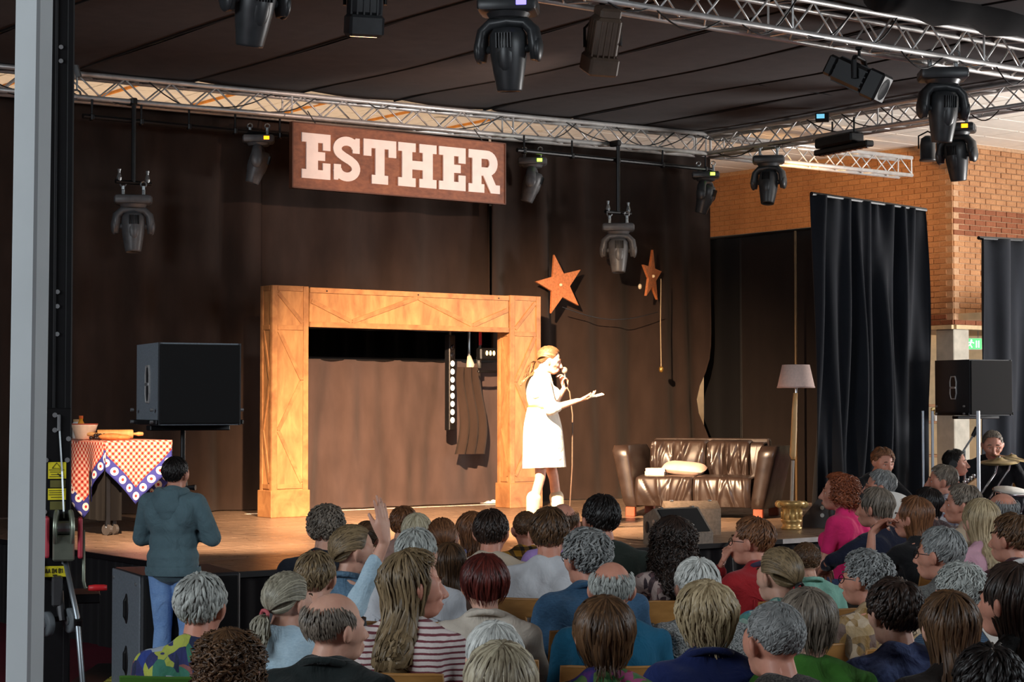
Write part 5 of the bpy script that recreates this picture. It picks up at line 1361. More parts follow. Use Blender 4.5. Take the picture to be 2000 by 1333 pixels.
def make_hair(style, seed, n=230, length=.0, vol=.012, curl=0., width=.013, part=0., face=58):
    n = int(n * 2.1); width = width * .55; vol = vol * .5; curl = curl * .6
    g = np.random.default_rng(seed); V_, F_, LK = [], [], []
    def emit_sheet(P, lk=.35, wrap=True):
        nu, nv = P.shape[0], P.shape[1]; b = len(V_) and sum(len(v) for v in V_)
        b = sum(len(v) for v in V_); V_.append(P.reshape(-1, 3)); LK.append(np.full(nu * nv, lk) + g.uniform(-.1, .1, nu * nv))
        for i in range(nu if wrap else nu - 1):
            i2 = (i + 1) % nu
            for j in range(nv - 1): F_.append((b + i * nv + j, b + i2 * nv + j, b + i2 * nv + j + 1, b + i * nv + j + 1))
    def emit_locks(P, wd, th=.45):
        # P: (n, k, 3)
        n_, k, _ = P.shape; T = np.gradient(P, axis=1); T /= np.linalg.norm(T, axis=2, keepdims=True) + 1e-9
        O = P - np.array([0, -.012, .02]); O = O - (O * T).sum(2, keepdims=True) * T; O /= np.linalg.norm(O, axis=2, keepdims=True) + 1e-9
        B = np.cross(T, O); t = np.linspace(0, 1, k); prof = np.minimum(1, .35 + t * 3) * np.clip((1 - t) * 2.6, .12, 1)
        W = wd[:, None, None] * prof[None, :, None]
        ring = np.stack([P + B * W * .5, P + O * W * th, P - B * W * .5], 2)  # n,k,3,3
        b = sum(len(v) for v in V_); V_.append(ring.reshape(-1, 3)); lk = g.uniform(0, 1, n_); LK.append(np.repeat(lk, k * 3))
        idx = (np.arange(n_)[:, None, None] * k * 3 + np.arange(k - 1)[None, :, None] * 3 + np.arange(2)[None, None, :]) + b
        q = np.stack([idx, idx + 1, idx + 4, idx + 3], -1).reshape(-1, 4); F_.extend(map(tuple, q.tolist()))
    PHG = np.linspace(-pi, pi, 40, endpoint=False); TT = np.linspace(0, 1, 12)
    def wig(P, amp, freq=9):
        k = P.shape[1]; t = np.linspace(0, 1, k)[None, :]; ph = g.uniform(0, 6.28, (P.shape[0], 3, 1)); f = g.uniform(.7, 1.3, (P.shape[0], 1)) * freq
        Q = P.copy()
        for ax, m_ in ((0, 1), (1, 1), (2, .4)): Q[..., ax] += amp * m_ * np.sin(t * f + ph[:, ax]) * np.minimum(1, t * 3)
        return Q
    if style in ('short', 'curlyshort', 'bald', 'buzz'):
        th0 = 0.
        if style == 'bald':
            hl = hairline(PHG); a_ = np.abs(PHG); lo = np.where(a_ < 1.15, hl, np.radians(np.interp(np.degrees(a_), [65, 90, 180], [84, 70, 60])))
            P = np.stack([scalp(lo + (np.maximum(hl, lo + .01) - lo) * t, PHG, .003 * min(1, t * 5)) for t in TT], 1); keep = [i for i in range(40) if a_[i] > 1.2]
            P = P[sorted(keep, key=lambda i: PHG[i] % (2 * pi))]; emit_sheet(P, .4, False)
            ph = g.uniform(1.25, 2 * pi - 1.25, n); u = g.uniform(0, 1, n) ** .75 * .8; l0 = np.radians(np.interp(np.degrees(np.abs((ph + pi) % (2 * pi) - pi)), [65, 90, 180], [80, 58, 44])); h1 = hairline(ph)
            L = g.uniform(.18, .34, n); s = np.linspace(0, 1, 5)[None]
            th = (l0 + (h1 - l0) * u)[:, None] + L[:, None] * s; P = scalp(th, ph[:, None] + 0 * s, .003); O = P - np.array([0, -.012, .03]); O /= np.linalg.norm(O, axis=2, keepdims=True)
            emit_locks(P + O * (.004 + .007 * s[..., None]), g.uniform(.6, 1.2, n) * width)
        else:
            hl = hairline(PHG); bump = g.uniform(-.0015, .0015, (40, 12))
            P = np.stack([scalp(hl * t, PHG, vol * .5 * min(1, (1 - t) * 4 + .25)) for t in TT], 1); emit_sheet(P)
            ph = g.uniform(-pi, pi, n); u = np.sqrt(g.uniform(0, 1, n)) * .95; h1 = hairline(ph); L = g.uniform(.35, .65, n) * (1 if style != 'buzz' else .4)
            k = 5 if style != 'curlyshort' else 7; s = np.linspace(0, 1, k)[None]; sw = g.normal(.12 + part, .16, n)
            th = (h1 * u)[:, None] + (L[:, None] * s) * np.clip(1.2 - u[:, None] * .5, .3, 1)
            th = np.minimum(th, h1[:, None] * 1.10)
            P = scalp(th, ph[:, None] + sw[:, None] * s * .8, vol * .4); O = P - np.array([0, -.012, .03]); O /= np.linalg.norm(O, axis=2, keepdims=True)
            lift = g.uniform(.3, 1.1, n)[:, None] * vol * (1 if style != 'buzz' else .3)
            P = P + O * (lift * np.sin(s * 2.4))[..., None]
            if style == 'curlyshort': P = wig(P, .0055 + curl, 8)
            emit_locks(P, g.uniform(.7, 1.5, n) * width)
    elif style in ('bob', 'long', 'curly'):
        fc = R(face)
        def path(ph, t, jl=0., jv=0.):
            # ph, t broadcast; arc along scalp then hang
            a_ = np.abs((ph + pi) % (2 * pi) - pi); hl = hairline(ph)
            the = np.where(a_ < fc, hl, np.radians(102)); arc = .135 * the
            hang_ = np.where(a_ < fc, .0, length * (1 + jl) * np.interp(np.degrees(a_), [58, 80, 180], [.86, 1, 1])); tot = arc + hang_
            s = t * tot; th = np.minimum(s / .135, the); vv = vol * (.35 + .65 * np.minimum(1, th / 1.2)) + jv
            P = scalp(th, ph + 0 * t, 0) ; O = P - np.array([0, -.012, .03]); O = O / (np.linalg.norm(O, axis=-1, keepdims=True)); P = P + O * vv[..., None]
            dz = np.maximum(0, s - arc); out = np.stack([np.sin(ph) * np.ones_like(t), np.cos(ph) * np.ones_like(t), 0 * dz], -1)
            inw = -.22 * dz + (.35 if style == 'bob' else .10) * -np.maximum(0, dz - length * .55)
            if style == 'curly': inw = .25 * dz - 1.2 * np.maximum(0, dz - length * .6)
            inw = np.where(np.cos(ph) * np.ones_like(t) > 0, inw - .12 * dz, inw)
            P = P + out * inw[..., None] + np.array([0, -.10, -1.]) * dz[..., None] * np.array([1, 1, 1])
            # keep hair behind the face and off the shoulders
            return P
        P = path(PHG[:, None], TT[None] * .93, 0., -.004); emit_sheet(P)
        ph = g.uniform(-pi, pi, n); t0 = np.maximum(0, g.uniform(-.25, .45, n)); t1 = np.minimum(1.0, t0 + g.uniform(.5, .9, n)); k = 9
        s = np.linspace(0, 1, k)[None]; t = t0[:, None] + (t1 - t0)[:, None] * s
        P = path(ph[:, None] + g.normal(0, .10, n)[:, None] * s + part * s, t, g.uniform(-.12, .12, n)[:, None], g.uniform(-.002, .008, n)[:, None])
        P = wig(P, .0035 + curl, 7 if style != 'curly' else 16); emit_locks(P, g.uniform(.7, 1.6, n) * width)
        if style == 'curly':
            m2 = n; ph = g.uniform(fc, 2 * pi - fc, m2); t0 = g.uniform(.2, .8, m2); t = t0[:, None] + .2 * s; P = wig(path(ph[:, None] + 0 * s, np.minimum(t, 1), 0., g.uniform(0, .02, m2)[:, None]), .014, 13); emit_locks(P, g.uniform(.7, 1.3, m2) * width)
    elif style in ('pony', 'bun', 'updo', 'halfup'):
        G = np.array([0, -.118, {'pony': -.035, 'bun': .045, 'updo': -.05, 'halfup': -.01}[style]])
        def path(ph, t, jv=0.):
            h = scalp(hairline(ph, .95), ph, 0); c = np.array([0, -.012, .03]); a_ = h - c; b = G - c
            ang = t[..., None]; d = a_ * (1 - ang) + b * ang; up = np.sin(pi * ang[..., 0]) * .35 * (np.cos(ph) > -.2); d[..., 2] += up * .09
            nrm = np.linalg.norm(d / np.array([.079, .099, .090]), axis=-1, keepdims=True); P = c + d / nrm * (1 + .03 + np.asarray(jv)[..., None])
            return P
        ph40 = PHG[:, None] + 0 * TT[None]; P = path(ph40, TT[None] + 0 * ph40, vol * 4 * .5); emit_sheet(P)
        k = 8; s = np.linspace(0, 1, k)[None]; ph = g.uniform(-pi, pi, n); t0 = g.uniform(0, .5, n)
        PP = ph[:, None] + 0 * s; t = t0[:, None] + (1 - t0)[:, None] * s; emit_locks(path(PP, t, vol * 4 + g.uniform(0, .04, n)[:, None]), g.uniform(.7, 1.5, n) * width)
        if style in ('pony', 'halfup'):
            m2 = 180 if style == 'pony' else 300; k = 10; s = np.linspace(0, 1, k)[None]; a2 = g.uniform(0, 6.28, m2)[:, None]; r = np.sqrt(g.uniform(0, 1, m2))[:, None]
            L = length * g.uniform(.75, 1.05, m2)[:, None]; wd = (.018 + .03 * np.sin(np.minimum(s * 2.2, 2.6))) * (1.0 if style == 'pony' else 2.2)
            x = np.cos(a2) * r * wd; y = G[1] - .02 * np.sin(np.minimum(s * 5, 1.57)) + np.sin(a2) * r * wd * .6 - .02 * s + 0 * r; z = G[2] + .015 * np.sin(s * 5) * (s < .5) - L * s ** 1.1
            emit_locks(wig(np.stack([x + 0 * z, y, z], -1), .006 + curl, 8), g.uniform(.7, 1.4, m2) * width)
        else:
            m2 = 130; k = 8; s = np.linspace(0, 1, k)[None]; a2 = g.uniform(0, 6.28, m2)[:, None]; R2 = .034 if style == 'bun' else .04; inc = g.uniform(-1, 1, m2)[:, None]
            aa = a2 + s * 2.6; rr = R2 * np.sqrt(1 - .7 * inc ** 2); emit_locks(np.stack([G[0] + rr * np.cos(aa), G[1] - .02 + R2 * inc * .7 + 0 * aa, G[2] + rr * np.sin(aa)], -1), g.uniform(.8, 1.4, m2) * width)
            u = np.linspace(-pi, pi, 16, endpoint=False); vv = np.linspace(0.01, pi - .01, 9); P = np.stack([np.stack([G[0] + R2 * .9 * np.sin(v) * np.cos(u), G[1] - .02 + R2 * .8 * np.cos(v) + 0 * u, G[2] + R2 * .9 * np.sin(v) * np.sin(u)], -1) for v in vv], 1); emit_sheet(P)
    Vv = np.concatenate(V_); Vv = Vv + np.array(HCEN); lk = np.concatenate(LK)
    return Vv, F_, lk
def hair_obj(parent, style, colr, Mh, seed, **kw):
    Vv, Fq, lk = make_hair(style, seed, **kw); A4 = np.array(Mh); Vv = Vv @ A4[:3, :3].T + A4[:3, 3]
    if style in ('long', 'curly', 'pony', 'halfup', 'bob'):
        zz = Vv[:, 2]; rx = np.interp(zz, [.93, .99, 1.02, 1.05], [.185, .150, .10, .06]); ry = np.interp(zz, [.80, .94, .99, 1.02, 1.05], [.160, .155, .125, .095, .06])
        X, Y = Vv[:, 0], Vv[:, 1] + .03; nn = np.sqrt((X / rx) ** 2 + (Y / ry) ** 2) + 1e-6; tgt = 1.06 + .10 * ((np.arange(len(zz)) * 37 % 101) / 101.); k_ = np.where((nn < tgt) & (zz < 1.05), tgt / nn, 1.)
        push = np.where(Y < 0, (k_ - 1), (k_ - 1) * .5); Vv[:, 1] += push * Y; Vv[:, 0] += push * X * .35
    me = bpy.data.meshes.new('hair'); me.from_pydata(Vv.tolist(), [], Fq); at_ = me.attributes.new('lock', 'FLOAT', 'POINT'); at_.data.foreach_set('value', lk.astype(np.float32))
    me.polygons.foreach_set('use_smooth', [True] * len(me.polygons))
    return obj('hair', me, hm(colr), parent)
EYE = MB().ell((0, 0, 0), (.0112,) * 3, nu=12, nv=8).mesh('eye', True); IRIS = MB().ell((0, .0076, 0), (.0058, .0042, .0058), nu=10, nv=6).mesh('iris', True)
M_eye = mat('eye_white', (232, 228, 222), .2, var=0); M_iris = mat('dark_iris', (40, 30, 24), .15, var=0); M_lip = mat('lip', (176, 96, 88), .45, var=.05)
BROW = MB().tube([(-.018, -.004, -.001), (-.006, .001, .003), (.008, .001, .003), (.019, -.005, -.002)], [.0025, .004, .0038, .002], 6).mesh('eyebrow', True)
LIPS = MB().tube([(-.022, -.006, .001), (-.01, .002, .003), (0, .003, .0015), (.01, .002, .003), (.022, -.006, .001)], [.001, .0045, .005, .0045, .001], 6).tube([(-.02, -.006, -.001), (0, .002, -.006), (.02, -.006, -.001)], [.001, .0055, .001], 6).mesh('lips', True)
def face(parent, Mh, hairc, S_=1.):
    c = HCEN
    rot = Mh.to_euler()
    for s in (-1, 1):
        e = obj('eye', EYE, M_eye, parent, Mh @ (c + Vector((s * .031, .0675, .002))), rot); obj('iris', IRIS, M_iris, e)
        obj('eyebrow', BROW, hm(hairc), parent, Mh @ (c + Vector((s * .032, .086, .030))), rot)
    obj('lips', LIPS, M_lip, parent, Mh @ (c + Vector((0, .098, -.063))), rot)
def glasses(parent, Mh):
    mb = MB(); c = HCEN
    for s in (-1, 1):
        mb.tube([c + Vector((s * .033 + .023 * cos(a_), .096, .002 + .018 * sin(a_))) for a_ in [i * pi / 8 for i in range(17)]], .0018, 5); mb.tube([c + Vector((s * .056, .094, .006)), c + Vector((s * .08, .05, .008)), c + Vector((s * .083, -.01, .004))], .0018, 5)
    mb.tube([c + Vector((-.01, .097, .004)), c + Vector((.01, .097, .004))], .0016, 5)
    mb.v = [tuple(Mh @ Vector(v)) for v in mb.v]; mb.build('glasses', M_blackm, parent)

# ---- chair
M_ply = wood('beech_ply', (150, 104, 52), (190, 140, 78), (1, 1, 4), .5)
M_cleg = mat('grey_chair_tube', (92, 94, 96), .35, .7)
def chair_parts():
    if 'chair' in CACHE: return CACHE['chair']
    def bk(sg):
        def f(u, v): x = (u - .5) * .42; return (x * (1 - .04 * v), -.235 + .16 * x * x / .0441 * .25 - .06 * v + sg * .006, .60 + .30 * v)
        return f
    mb = MB()
    for r in ((0, 1, 0, .62), (0, .36, .62, .76), (.64, 1, .62, .76), (0, 1, .76, 1)):
        u0, u1, v0, v1 = r
        for sg in (-1, 1): mb.grid(9, 4, lambda u, v: bk(sg)(u0 + (u1 - u0) * u, v0 + (v1 - v0) * v), flip=sg > 0)
    n = 15
    loop = [(i / (n - 1), 0) for i in range(n)] + [(1, j / 5) for j in range(1, 6)] + [(1 - i / (n - 1), 1) for i in range(1, n)] + [(0, 1 - j / 5) for j in range(1, 6)]
    mb.tube([Vector(bk(0)(u, v)) for u, v in loop], .0068, 6, cap=False)
    for a_, b_ in (((.36, .62), (.64, .62)), ((.64, .62), (.64, .76)), ((.64, .76), (.36, .76)), ((.36, .76), (.36, .62))): mb.tube([bk(0)(*a_), bk(0)(*b_)], .0065, 6)
    back = mb.mesh('backrest', True)
    seat = MB().grid(12, 12, lambda u, v: ((u - .5) * .42, -.2 + .42 * v, .440 - .012 * sin(pi * u) - (.03 * max(0, v - .75) / .25))).grid(12, 12, lambda u, v: ((u - .5) * .42, -.2 + .42 * v, .426 - .012 * sin(pi * u) - (.03 * max(0, v - .75) / .25)), flip=True).mesh('seat', True)
    legs = []
    for s in (-1, 1):
        legs.append(MB().tube([(s * .20, -.28, .02), (s * .195, -.22, .42), (s * .19, -.245, .62), (s * .185, -.275, .80)], .0115, 8).mesh('back_leg', True)); legs.append(MB().tube([(s * .20, .22, .02), (s * .195, .17, .41)], .0115, 8).mesh('front_leg', True))
    rail = MB().tube([(-.195, .17, .415), (-.195, -.22, .415), (.195, -.22, .415), (.195, .17, .415), (-.195, .17, .415)], .011, 6).mesh('seat_rail', True)
    CACHE['chair'] = (back, seat, legs, rail); return CACHE['chair']
def chair(label, loc, rz, s=1., pad=None, group='plywood audience chairs'):
    b, se, lg, ra = chair_parts(); t = thing('chair', label, 'chair', loc, rz, group); t.scale = (s,) * 3
    obj('backrest', b, pad or M_ply, t); obj('seat', se, pad or M_ply, t); obj('seat_rail', ra, M_cleg, t)
    for l in lg:
        o = obj('leg', l, M_cleg, t)
    return t
from mathutils.bvhtree import BVHTree
_bvh = {}
def seam(parent, me, pts, nm, m, r):
    # a line of stitching or a strap laid on the back of a shirt
    if me.name not in _bvh: _bvh[me.name] = BVHTree.FromPolygons([v.co.copy() for v in me.vertices], [tuple(p.vertices) for p in me.polygons])
    out = []
    for x, z in pts:
        h = _bvh[me.name].ray_cast(Vector((x, -.6, z)), Vector((0, 1, 0)))
        if h[0] is not None: out.append(h[0] + Vector((0, -.001 - r * .3, 0)))
    if len(out) > 2: return MB().tube(out, r, 6).build(nm, m, parent, True)
def hair_tie(parent, Mh, m, g=(0, -.128, -.038), r=.021):
    mb = MB().tube([(r * cos(a_), .012 * sin(a_ * 3) * .2, r * sin(a_)) for a_ in [k * pi / 8 for k in range(17)]], .0075, 6)
    T = Mh @ Matrix.Translation(HCEN + Vector(g)); mb.v = [tuple(T @ Vector(v)) for v in mb.v]; mb.build('hair_tie', m, parent, True)
# ---- one seated person
SHOE = None
TROU = [fab('plain', (38, 42, 54)), fab('denim', (52, 66, 96), (84, 102, 138)), fab('plain', (60, 56, 52)), fab('plain', (26, 26, 28))]
ARMS = {'lap': ARM_LAP}
def seated(i, label, px, py, V, rz, yaw, hair, colr, shirt, sex='m', sleeve=1.0, skin='a', pitch=0., roll=0., glass=False, arms='lap', hk=None, pad=None, cshort=None, collar=None, withchair=True, kids=1., loose=.010, seat_drop=0.):
    global SHOE
    top = at(px, py, V); z = top.z; s = (z - seat_drop) / 1.275
    yaw, pitch, roll = R(yaw), R(pitch), R(roll); rz = R(rz)
    t = thing('person', label, 'person', (top.x, top.y, seat_drop), rz, None); t.scale = (s,) * 3
    Mh = head_matrix(yaw, pitch, roll); A_ = ARMS[arms]
    me = body_mesh(sex, arms, A_)
    obj('body', turned(me, Mh), SK[skin], t)
    sm_ = shirt_mesh(sex, arms, A_, sleeve, loose); obj('shirt', sm_, shirt, t)
    obj('trousers', trousers_mesh(), TROU[i % 4], t)
    if SHOE is None: SHOE = shoe_mesh()
    for q in (-1, 1): obj('shoe', SHOE, M_black if i % 3 else mat('brown_shoe', (86, 60, 42), .5), t, (q * .11, .36, .0))
    if hair: hair_obj(t, hair, colr, Mh, 100 + i, **(hk or {}))
    face(t, Mh, colr)
    if glass: glasses(t, Mh)
    if collar:
        MB().tube([(.075 * cos(a_), -.028 + .07 * sin(a_), 1.038 - .03 * sin(a_)) for a_ in [k * pi / 10 for k in range(-6, 17)]], [.006] + [.013] * 21 + [.006], 6).build('collar', collar, t, True)
    if loose >= .014:
        for q in ([(-.15 + .02 * k, .905 + .012 * cos(k)) for k in range(16)], [(-.135, .90 - .03 * k) for k in range(8)], [(.135, .90 - .03 * k) for k in range(8)]): seam(t, sm_, q, 'seam', shirt, .0035)
    if withchair: chair(cshort or ('plywood chair under the ' + label), (top.x, top.y, seat_drop), rz, s * (1.06 if pad else 1), pad)
    return t
# ---- poses
def _mk(r=None, l=None):
    def f(s):
        d = ARM_LAP(s)
        if s > 0 and r: d.update(r)
        if s < 0 and l: d.update(l)
        return d
    return f
ARMS['raise'] = _mk(r=dict(el=(.29, .06, 1.15), wr=(.395, .10, 1.395), hd=(-.10, .02, 1), hn=(-.9, .4, 0), curl=.12, th=.35, spread=.05))
ARMS['chin'] = _mk(l=dict(el=(-.19, .19, .80), wr=(-.075, .20, 1.015), hd=(.35, -.15, .8), hn=(.7, -.6, 0), curl=1.0, th=.5))
ARMS['mouth'] = _mk(l=dict(el=(-.27, .10, .82), wr=(-.19, .17, 1.07), hd=(.75, -.05, .55), hn=(.3, -.8, -.5), curl=1.0, th=.5))
ARMS['lean'] = _mk(l=dict(el=(-.37, .04, .86), wr=(-.21, .24, .80), hd=(.5, .6, -.4), hn=(0, -.3, -1), curl=.6))
ARMS['play'] = _mk(r=dict(el=(.27, .02, .74), wr=(.10, .26, .70), hd=(-.8, .3, -.4), hn=(-.2, -1, 0), curl=.8), l=dict(el=(-.30, .12, .76), wr=(-.40, .30, .86), hd=(.15, .25, .9), hn=(.2, -1, 0), curl=1.1))
ARMS['drum'] = _mk(r=dict(el=(.27, .08, .74), wr=(.18, .32, .74), hd=(-.2, .9, -.1), hn=(0, 0, -1), curl=1.2), l=dict(el=(-.27, .08, .74), wr=(-.18, .32, .74), hd=(.2, .9, -.1), hn=(0, 0, -1), curl=1.2))
BOB = dict(length=.10, vol=.018, n=260); LONG = dict(length=.30, vol=.014, n=280, width=.014)
P_ = lambda *c, **k: fab(*c, **k)
i = 0
def P(label, px, py, V, rz, yaw, hair, colr, shirt, **k):
    global i
    i += 1; return seated(i, label, px, py, V, rz, yaw, hair, colr, shirt, **k)
pl = lambda *c: fab('plain', c)
# left block
a2 = P('person in a tropical leaf-print shirt with a bag strap', 387, 1123, 6.8, 0, -12, 'short', 'grey', P_('floral', (48, 52, 100), (176, 188, 196), (62, 128, 96), (44, 66, 140), (186, 196, 72), (150, 92, 80), (36, 44, 70), sc=1.2), sex='f', sleeve=.5, skin='b', hk=dict(vol=.020, n=300, width=.016), pad=cloth('green_chair_pad', (58, 96, 32), .95), cshort='green padded chair under the tropical leaf-print shirt')
seam(a2, shirt_mesh('f', 'lap', ARM_LAP, .5, .010), [(-.16 + .02 * k, .62 + .0255 * k) for k in range(15)], 'bag_strap', mat('brown_strap', (104, 84, 62), .6), .012)
P('person at bottom left, only back of the head showing', 444, 1233, 5.5, -8, 0, 'curly', 'brown', pl(70, 70, 60), sex='f', hk=dict(length=.10, vol=.006, n=300, curl=.002, width=.012, face=60))
a4 = P('person in pale blue blouse raising one arm high', 553, 1120, 7.4, -4, -38, 'pony', 'ash', P_('denim', (150, 180, 200), (190, 214, 226)), sex='f', arms='raise', sleeve=.86, hk=dict(length=.15, vol=.012, n=300), loose=.016)
P('person in black jacket in front of the pale blue blouse', 640, 1155, 6.15, -10, -42, 'bald', 'greybrown', pl(22, 30, 30), skin='a', hk=dict(n=330, width=.011), collar=pl(26, 34, 34), loose=.02)
P('person seated between raised arm and the denim jacket', 613, 1078, 8.1, 0, -10, 'short', 'dirty', pl(60, 62, 66), hk=dict(vol=.014))
P('person in dark navy top seated before the left stage edge', 635, 987, 9.9, 0, -8, 'curlyshort', 'greybrown', pl(26, 30, 40), hk=dict(vol=.018, curl=.002), skin='a')
P('person in denim jacket turned right in profile', 680, 1027, 8.9, -12, -58, 'updo', 'dirty', P_('denim', (66, 96, 122), (110, 142, 166)), sex='f', hk=dict(vol=.012, n=280), collar=P_('denim', (66, 96, 122), (110, 142, 166)))
P('small person just right of the denim jacket', 714, 1020, 11.4, 0, -20, 'bun', 'brown', pl(150, 110, 100), sex='f', hk=dict(vol=.012))
P('person with glasses beside the raised hand', 785, 990, 12.0, 0, -25, 'short', 'auburn', pl(150, 120, 110), glass=True, hk=dict(vol=.014))
P('person half hidden behind the white shirt, left of centre', 814, 1006, 11.1, 0, 0, 'bob', 'light', pl(120, 110, 120), sex='f', hk=dict(length=.05, vol=.014))
P('person in white shirt left of the long striped tee', 808, 1033, 8.6, -10, -14, 'short', 'grey', pl(206, 210, 216), hk=dict(vol=.014, n=300), collar=pl(206, 210, 216), loose=.02)
P('person in blue top in front row above the brown top', 864, 1013, 10.6, 0, 10, 'updo', 'auburn', pl(120, 130, 180), sex='f', hk=dict(vol=.012))
P('person in brown top between white shirt and cream jacket', 877, 1063, 9.6, 0, 0, 'long', 'brown', pl(90, 70, 60), sex='f', hk=dict(length=.30, vol=.012, n=280))
P('person in red and white striped tee', 793, 1078, 6.9, -14, -52, 'long', 'dirty', P_('stripe', (208, 196, 192), (112, 54, 62)), sex='f', sleeve=.42, skin='b', hk=dict(length=.42, vol=.012, n=320, curl=.012, width=.014, face=72))
P('person in cream jacket with back seams, centre', 948, 1088, 7.6, 0, 8, 'bob', 'redbrown', pl(196, 186, 172), sex='f', hk=dict(length=.055, vol=.022, n=300), loose=.02, collar=pl(196, 186, 172))
P('person in beige shirt in the second row, centre', 957, 997, 10.1, -6, -6, 'short', 'dark', pl(186, 170, 150), hk=dict(vol=.018, n=280), loose=.014, skin='b')
P('person half hidden directly left of the beige shirt', 925, 1003, 11.1, 0, 15, 'long', 'auburn', pl(110, 120, 170), sex='f', hk=dict(length=.14, vol=.016, curl=.006))
P('person in yellow and black plaid shirt at the stage edge', 1028, 999, 11.6, 0, 6, 'buzz', 'brown', P_('plaid', (176, 128, 40), (90, 66, 30), (30, 26, 22)), hk=dict(vol=.006), skin='b')
P('person in plain white tee with bare neck, centre row', 1072, 993, 9.2, -10, 4, 'short', 'brown', pl(196, 198, 202), sleeve=.45, hk=dict(vol=.016, n=280), skin='b')
P('person in lilac tee in the front row', 1099, 982, 10.9, 4, -10, 'bald', 'brown', pl(160, 130, 190), sleeve=.45, skin='b', hk=dict(n=120, width=.008))
P('person in dark green tee right of the lilac tee', 1178, 968, 10.0, 6, 14, 'short', 'black', pl(36, 44, 38), sleeve=.45, skin='b', hk=dict(vol=.016, n=280))
P('person in blue denim shirt wearing sunglasses on the temple', 1153, 1035, 8.15, 8, 22, 'curlyshort', 'salt', P_('denim', (40, 70, 98), (66, 102, 134)), glass=True, skin='b', hk=dict(vol=.022, n=330, curl=.004), loose=.02, collar=P_('denim', (40, 70, 98), (66, 102, 134)))
P('person in teal blue polo in front of the denim shirt', 1195, 1095, 7.45, 0, 0, 'bald', 'grey', pl(22, 88, 118), skin='b', hk=dict(n=330, width=.009), collar=pl(20, 80, 110))
P('person in rainbow floral blouse at the bottom centre', 1183, 1172, 6.0, 0, 10, 'bob', 'brown', P_('floral', (150, 40, 60), (70, 140, 80), (60, 60, 140), (206, 176, 80), (180, 90, 140), (40, 40, 60)), sex='f', glass=True, hk=dict(length=.10, vol=.022, n=320, width=.016))
P('person half hidden behind the lowest centre head', 968, 1220, 5.85, 0, 10, 'bob', 'white', pl(150, 150, 146), sex='f', hk=dict(length=.05, vol=.012, n=260))
P('person lowest at bottom centre, head cut by the frame', 981, 1262, 5.0, 4, 6, 'bob', 'streak', pl(80, 84, 90), sex='f', hk=dict(length=.10, vol=.018, n=340, width=.015))
# centre right
P('person in mauve floral blouse below the floor monitors', 1318, 1013, 9.6, 10, 6, 'curly', 'dark', P_('floral', (150, 120, 116), (200, 180, 172), (110, 80, 84), (60, 50, 56), sc=1.6), sex='f', sleeve=.8, hk=dict(length=.26, vol=.026, n=300, curl=.004, width=.013))
P('person in speckled grey knit top', 1366, 1092, 7.6, 6, 12, 'short', 'white', P_('speckle', (60, 64, 64), (158, 160, 158)), sex='f', hk=dict(vol=.016, n=300), loose=.02)
P('person in navy blouse at the bottom, right of centre', 1382, 1143, 6.45, 4, 6, 'bob', 'blonde', pl(26, 40, 92), sex='f', hk=dict(length=.09, vol=.028, n=340, curl=.008, width=.016), collar=pl(24, 36, 84), loose=.018)
P('person in red sweater resting chin on hand', 1480, 1010, 9.5, 32, 30, 'short', 'auburn', pl(150, 28, 34), arms='chin', glass=True, skin='b', hk=dict(vol=.014, n=280), collar=pl(60, 50, 70), loose=.016)
a33 = P('person with black hair band in blue-green striped blouse', 1530, 1072, 8.1, 14, 22, 'pony', 'dirty', P_('floral', (70, 130, 160), (190, 216, 200), (40, 50, 70), (100, 160, 150), sc=.8), sex='f', hk=dict(length=.14, vol=.014, n=300), loose=.014)
P('person in mint green polo beside the hair band', 1578, 1060, 10.3, 14, 8, 'buzz', 'brown', pl(138, 190, 172), sleeve=.45, hk=dict(vol=.008), collar=pl(138, 190, 172))
P('person in dark fleece at the bottom, right of navy blouse', 1522, 1177, 5.75, 12, 16, 'buzz', 'salt', P_('speckle', (34, 32, 32), (70, 66, 62)), hk=dict(vol=.010, n=420, width=.009), skin='b')
P('person in green top behind the dark fleece', 1582, 1155, 6.35, 8, 4, 'bob', 'greybrown', pl(70, 130, 50), sex='f', hk=dict(length=.075, vol=.020, n=320))
P('person in gold and brown patterned blouse', 1703, 1077, 8.0, 24, 28, 'curlyshort', 'salt', P_('floral', (140, 108, 60), (176, 150, 110), (90, 66, 70), (60, 50, 44), (196, 176, 150)), sex='f', glass=True, skin='b', hk=dict(vol=.022, n=320, curl=.003), sleeve=.8)
P('person in dark blue tie-dyed top at lower right', 1755, 1135, 6.65, 10, 10, 'short', 'dark', P_('tiedye', (16, 20, 44), (28, 36, 76), (88, 104, 150), (24, 28, 60)), sex='f', hk=dict(vol=.026, n=340, width=.016))
# right block
P('person in bright pink top facing left', 1645, 927, 13.5, 52, 20, 'curly', 'ginger', pl(226, 44, 112), sex='f', sleeve=.32, skin='b', hk=dict(length=.10, vol=.03, n=320, curl=.006, width=.012, face=70))
P('person in black and navy sweater leaning on one elbow', 1717, 955, 12.1, 38, 18, 'bob', 'greybrown', pl(20, 24, 44), sex='f', arms='lean', skin='b', hk=dict(length=.06, vol=.018, n=280))
P('person in grey top with glasses behind the navy sweater', 1727, 918, 14.4, 45, 35, 'short', 'salt', pl(84, 86, 88), glass=True, skin='b', hk=dict(vol=.012))
P('person in black tee holding a hand to the mouth', 1792, 972, 11.3, 30, 26, 'long', 'auburn', pl(24, 24, 26), sex='f', sleeve=.32, arms='mouth', skin='b', hk=dict(length=.20, vol=.012, n=300))
P('person in dark patterned top before the plaid shirt', 1817, 955, 13.4, 30, 20, 'bob', 'black', P_('speckle', (40, 30, 32), (86, 66, 66)), sex='f', hk=dict(length=.08, vol=.02, n=260))
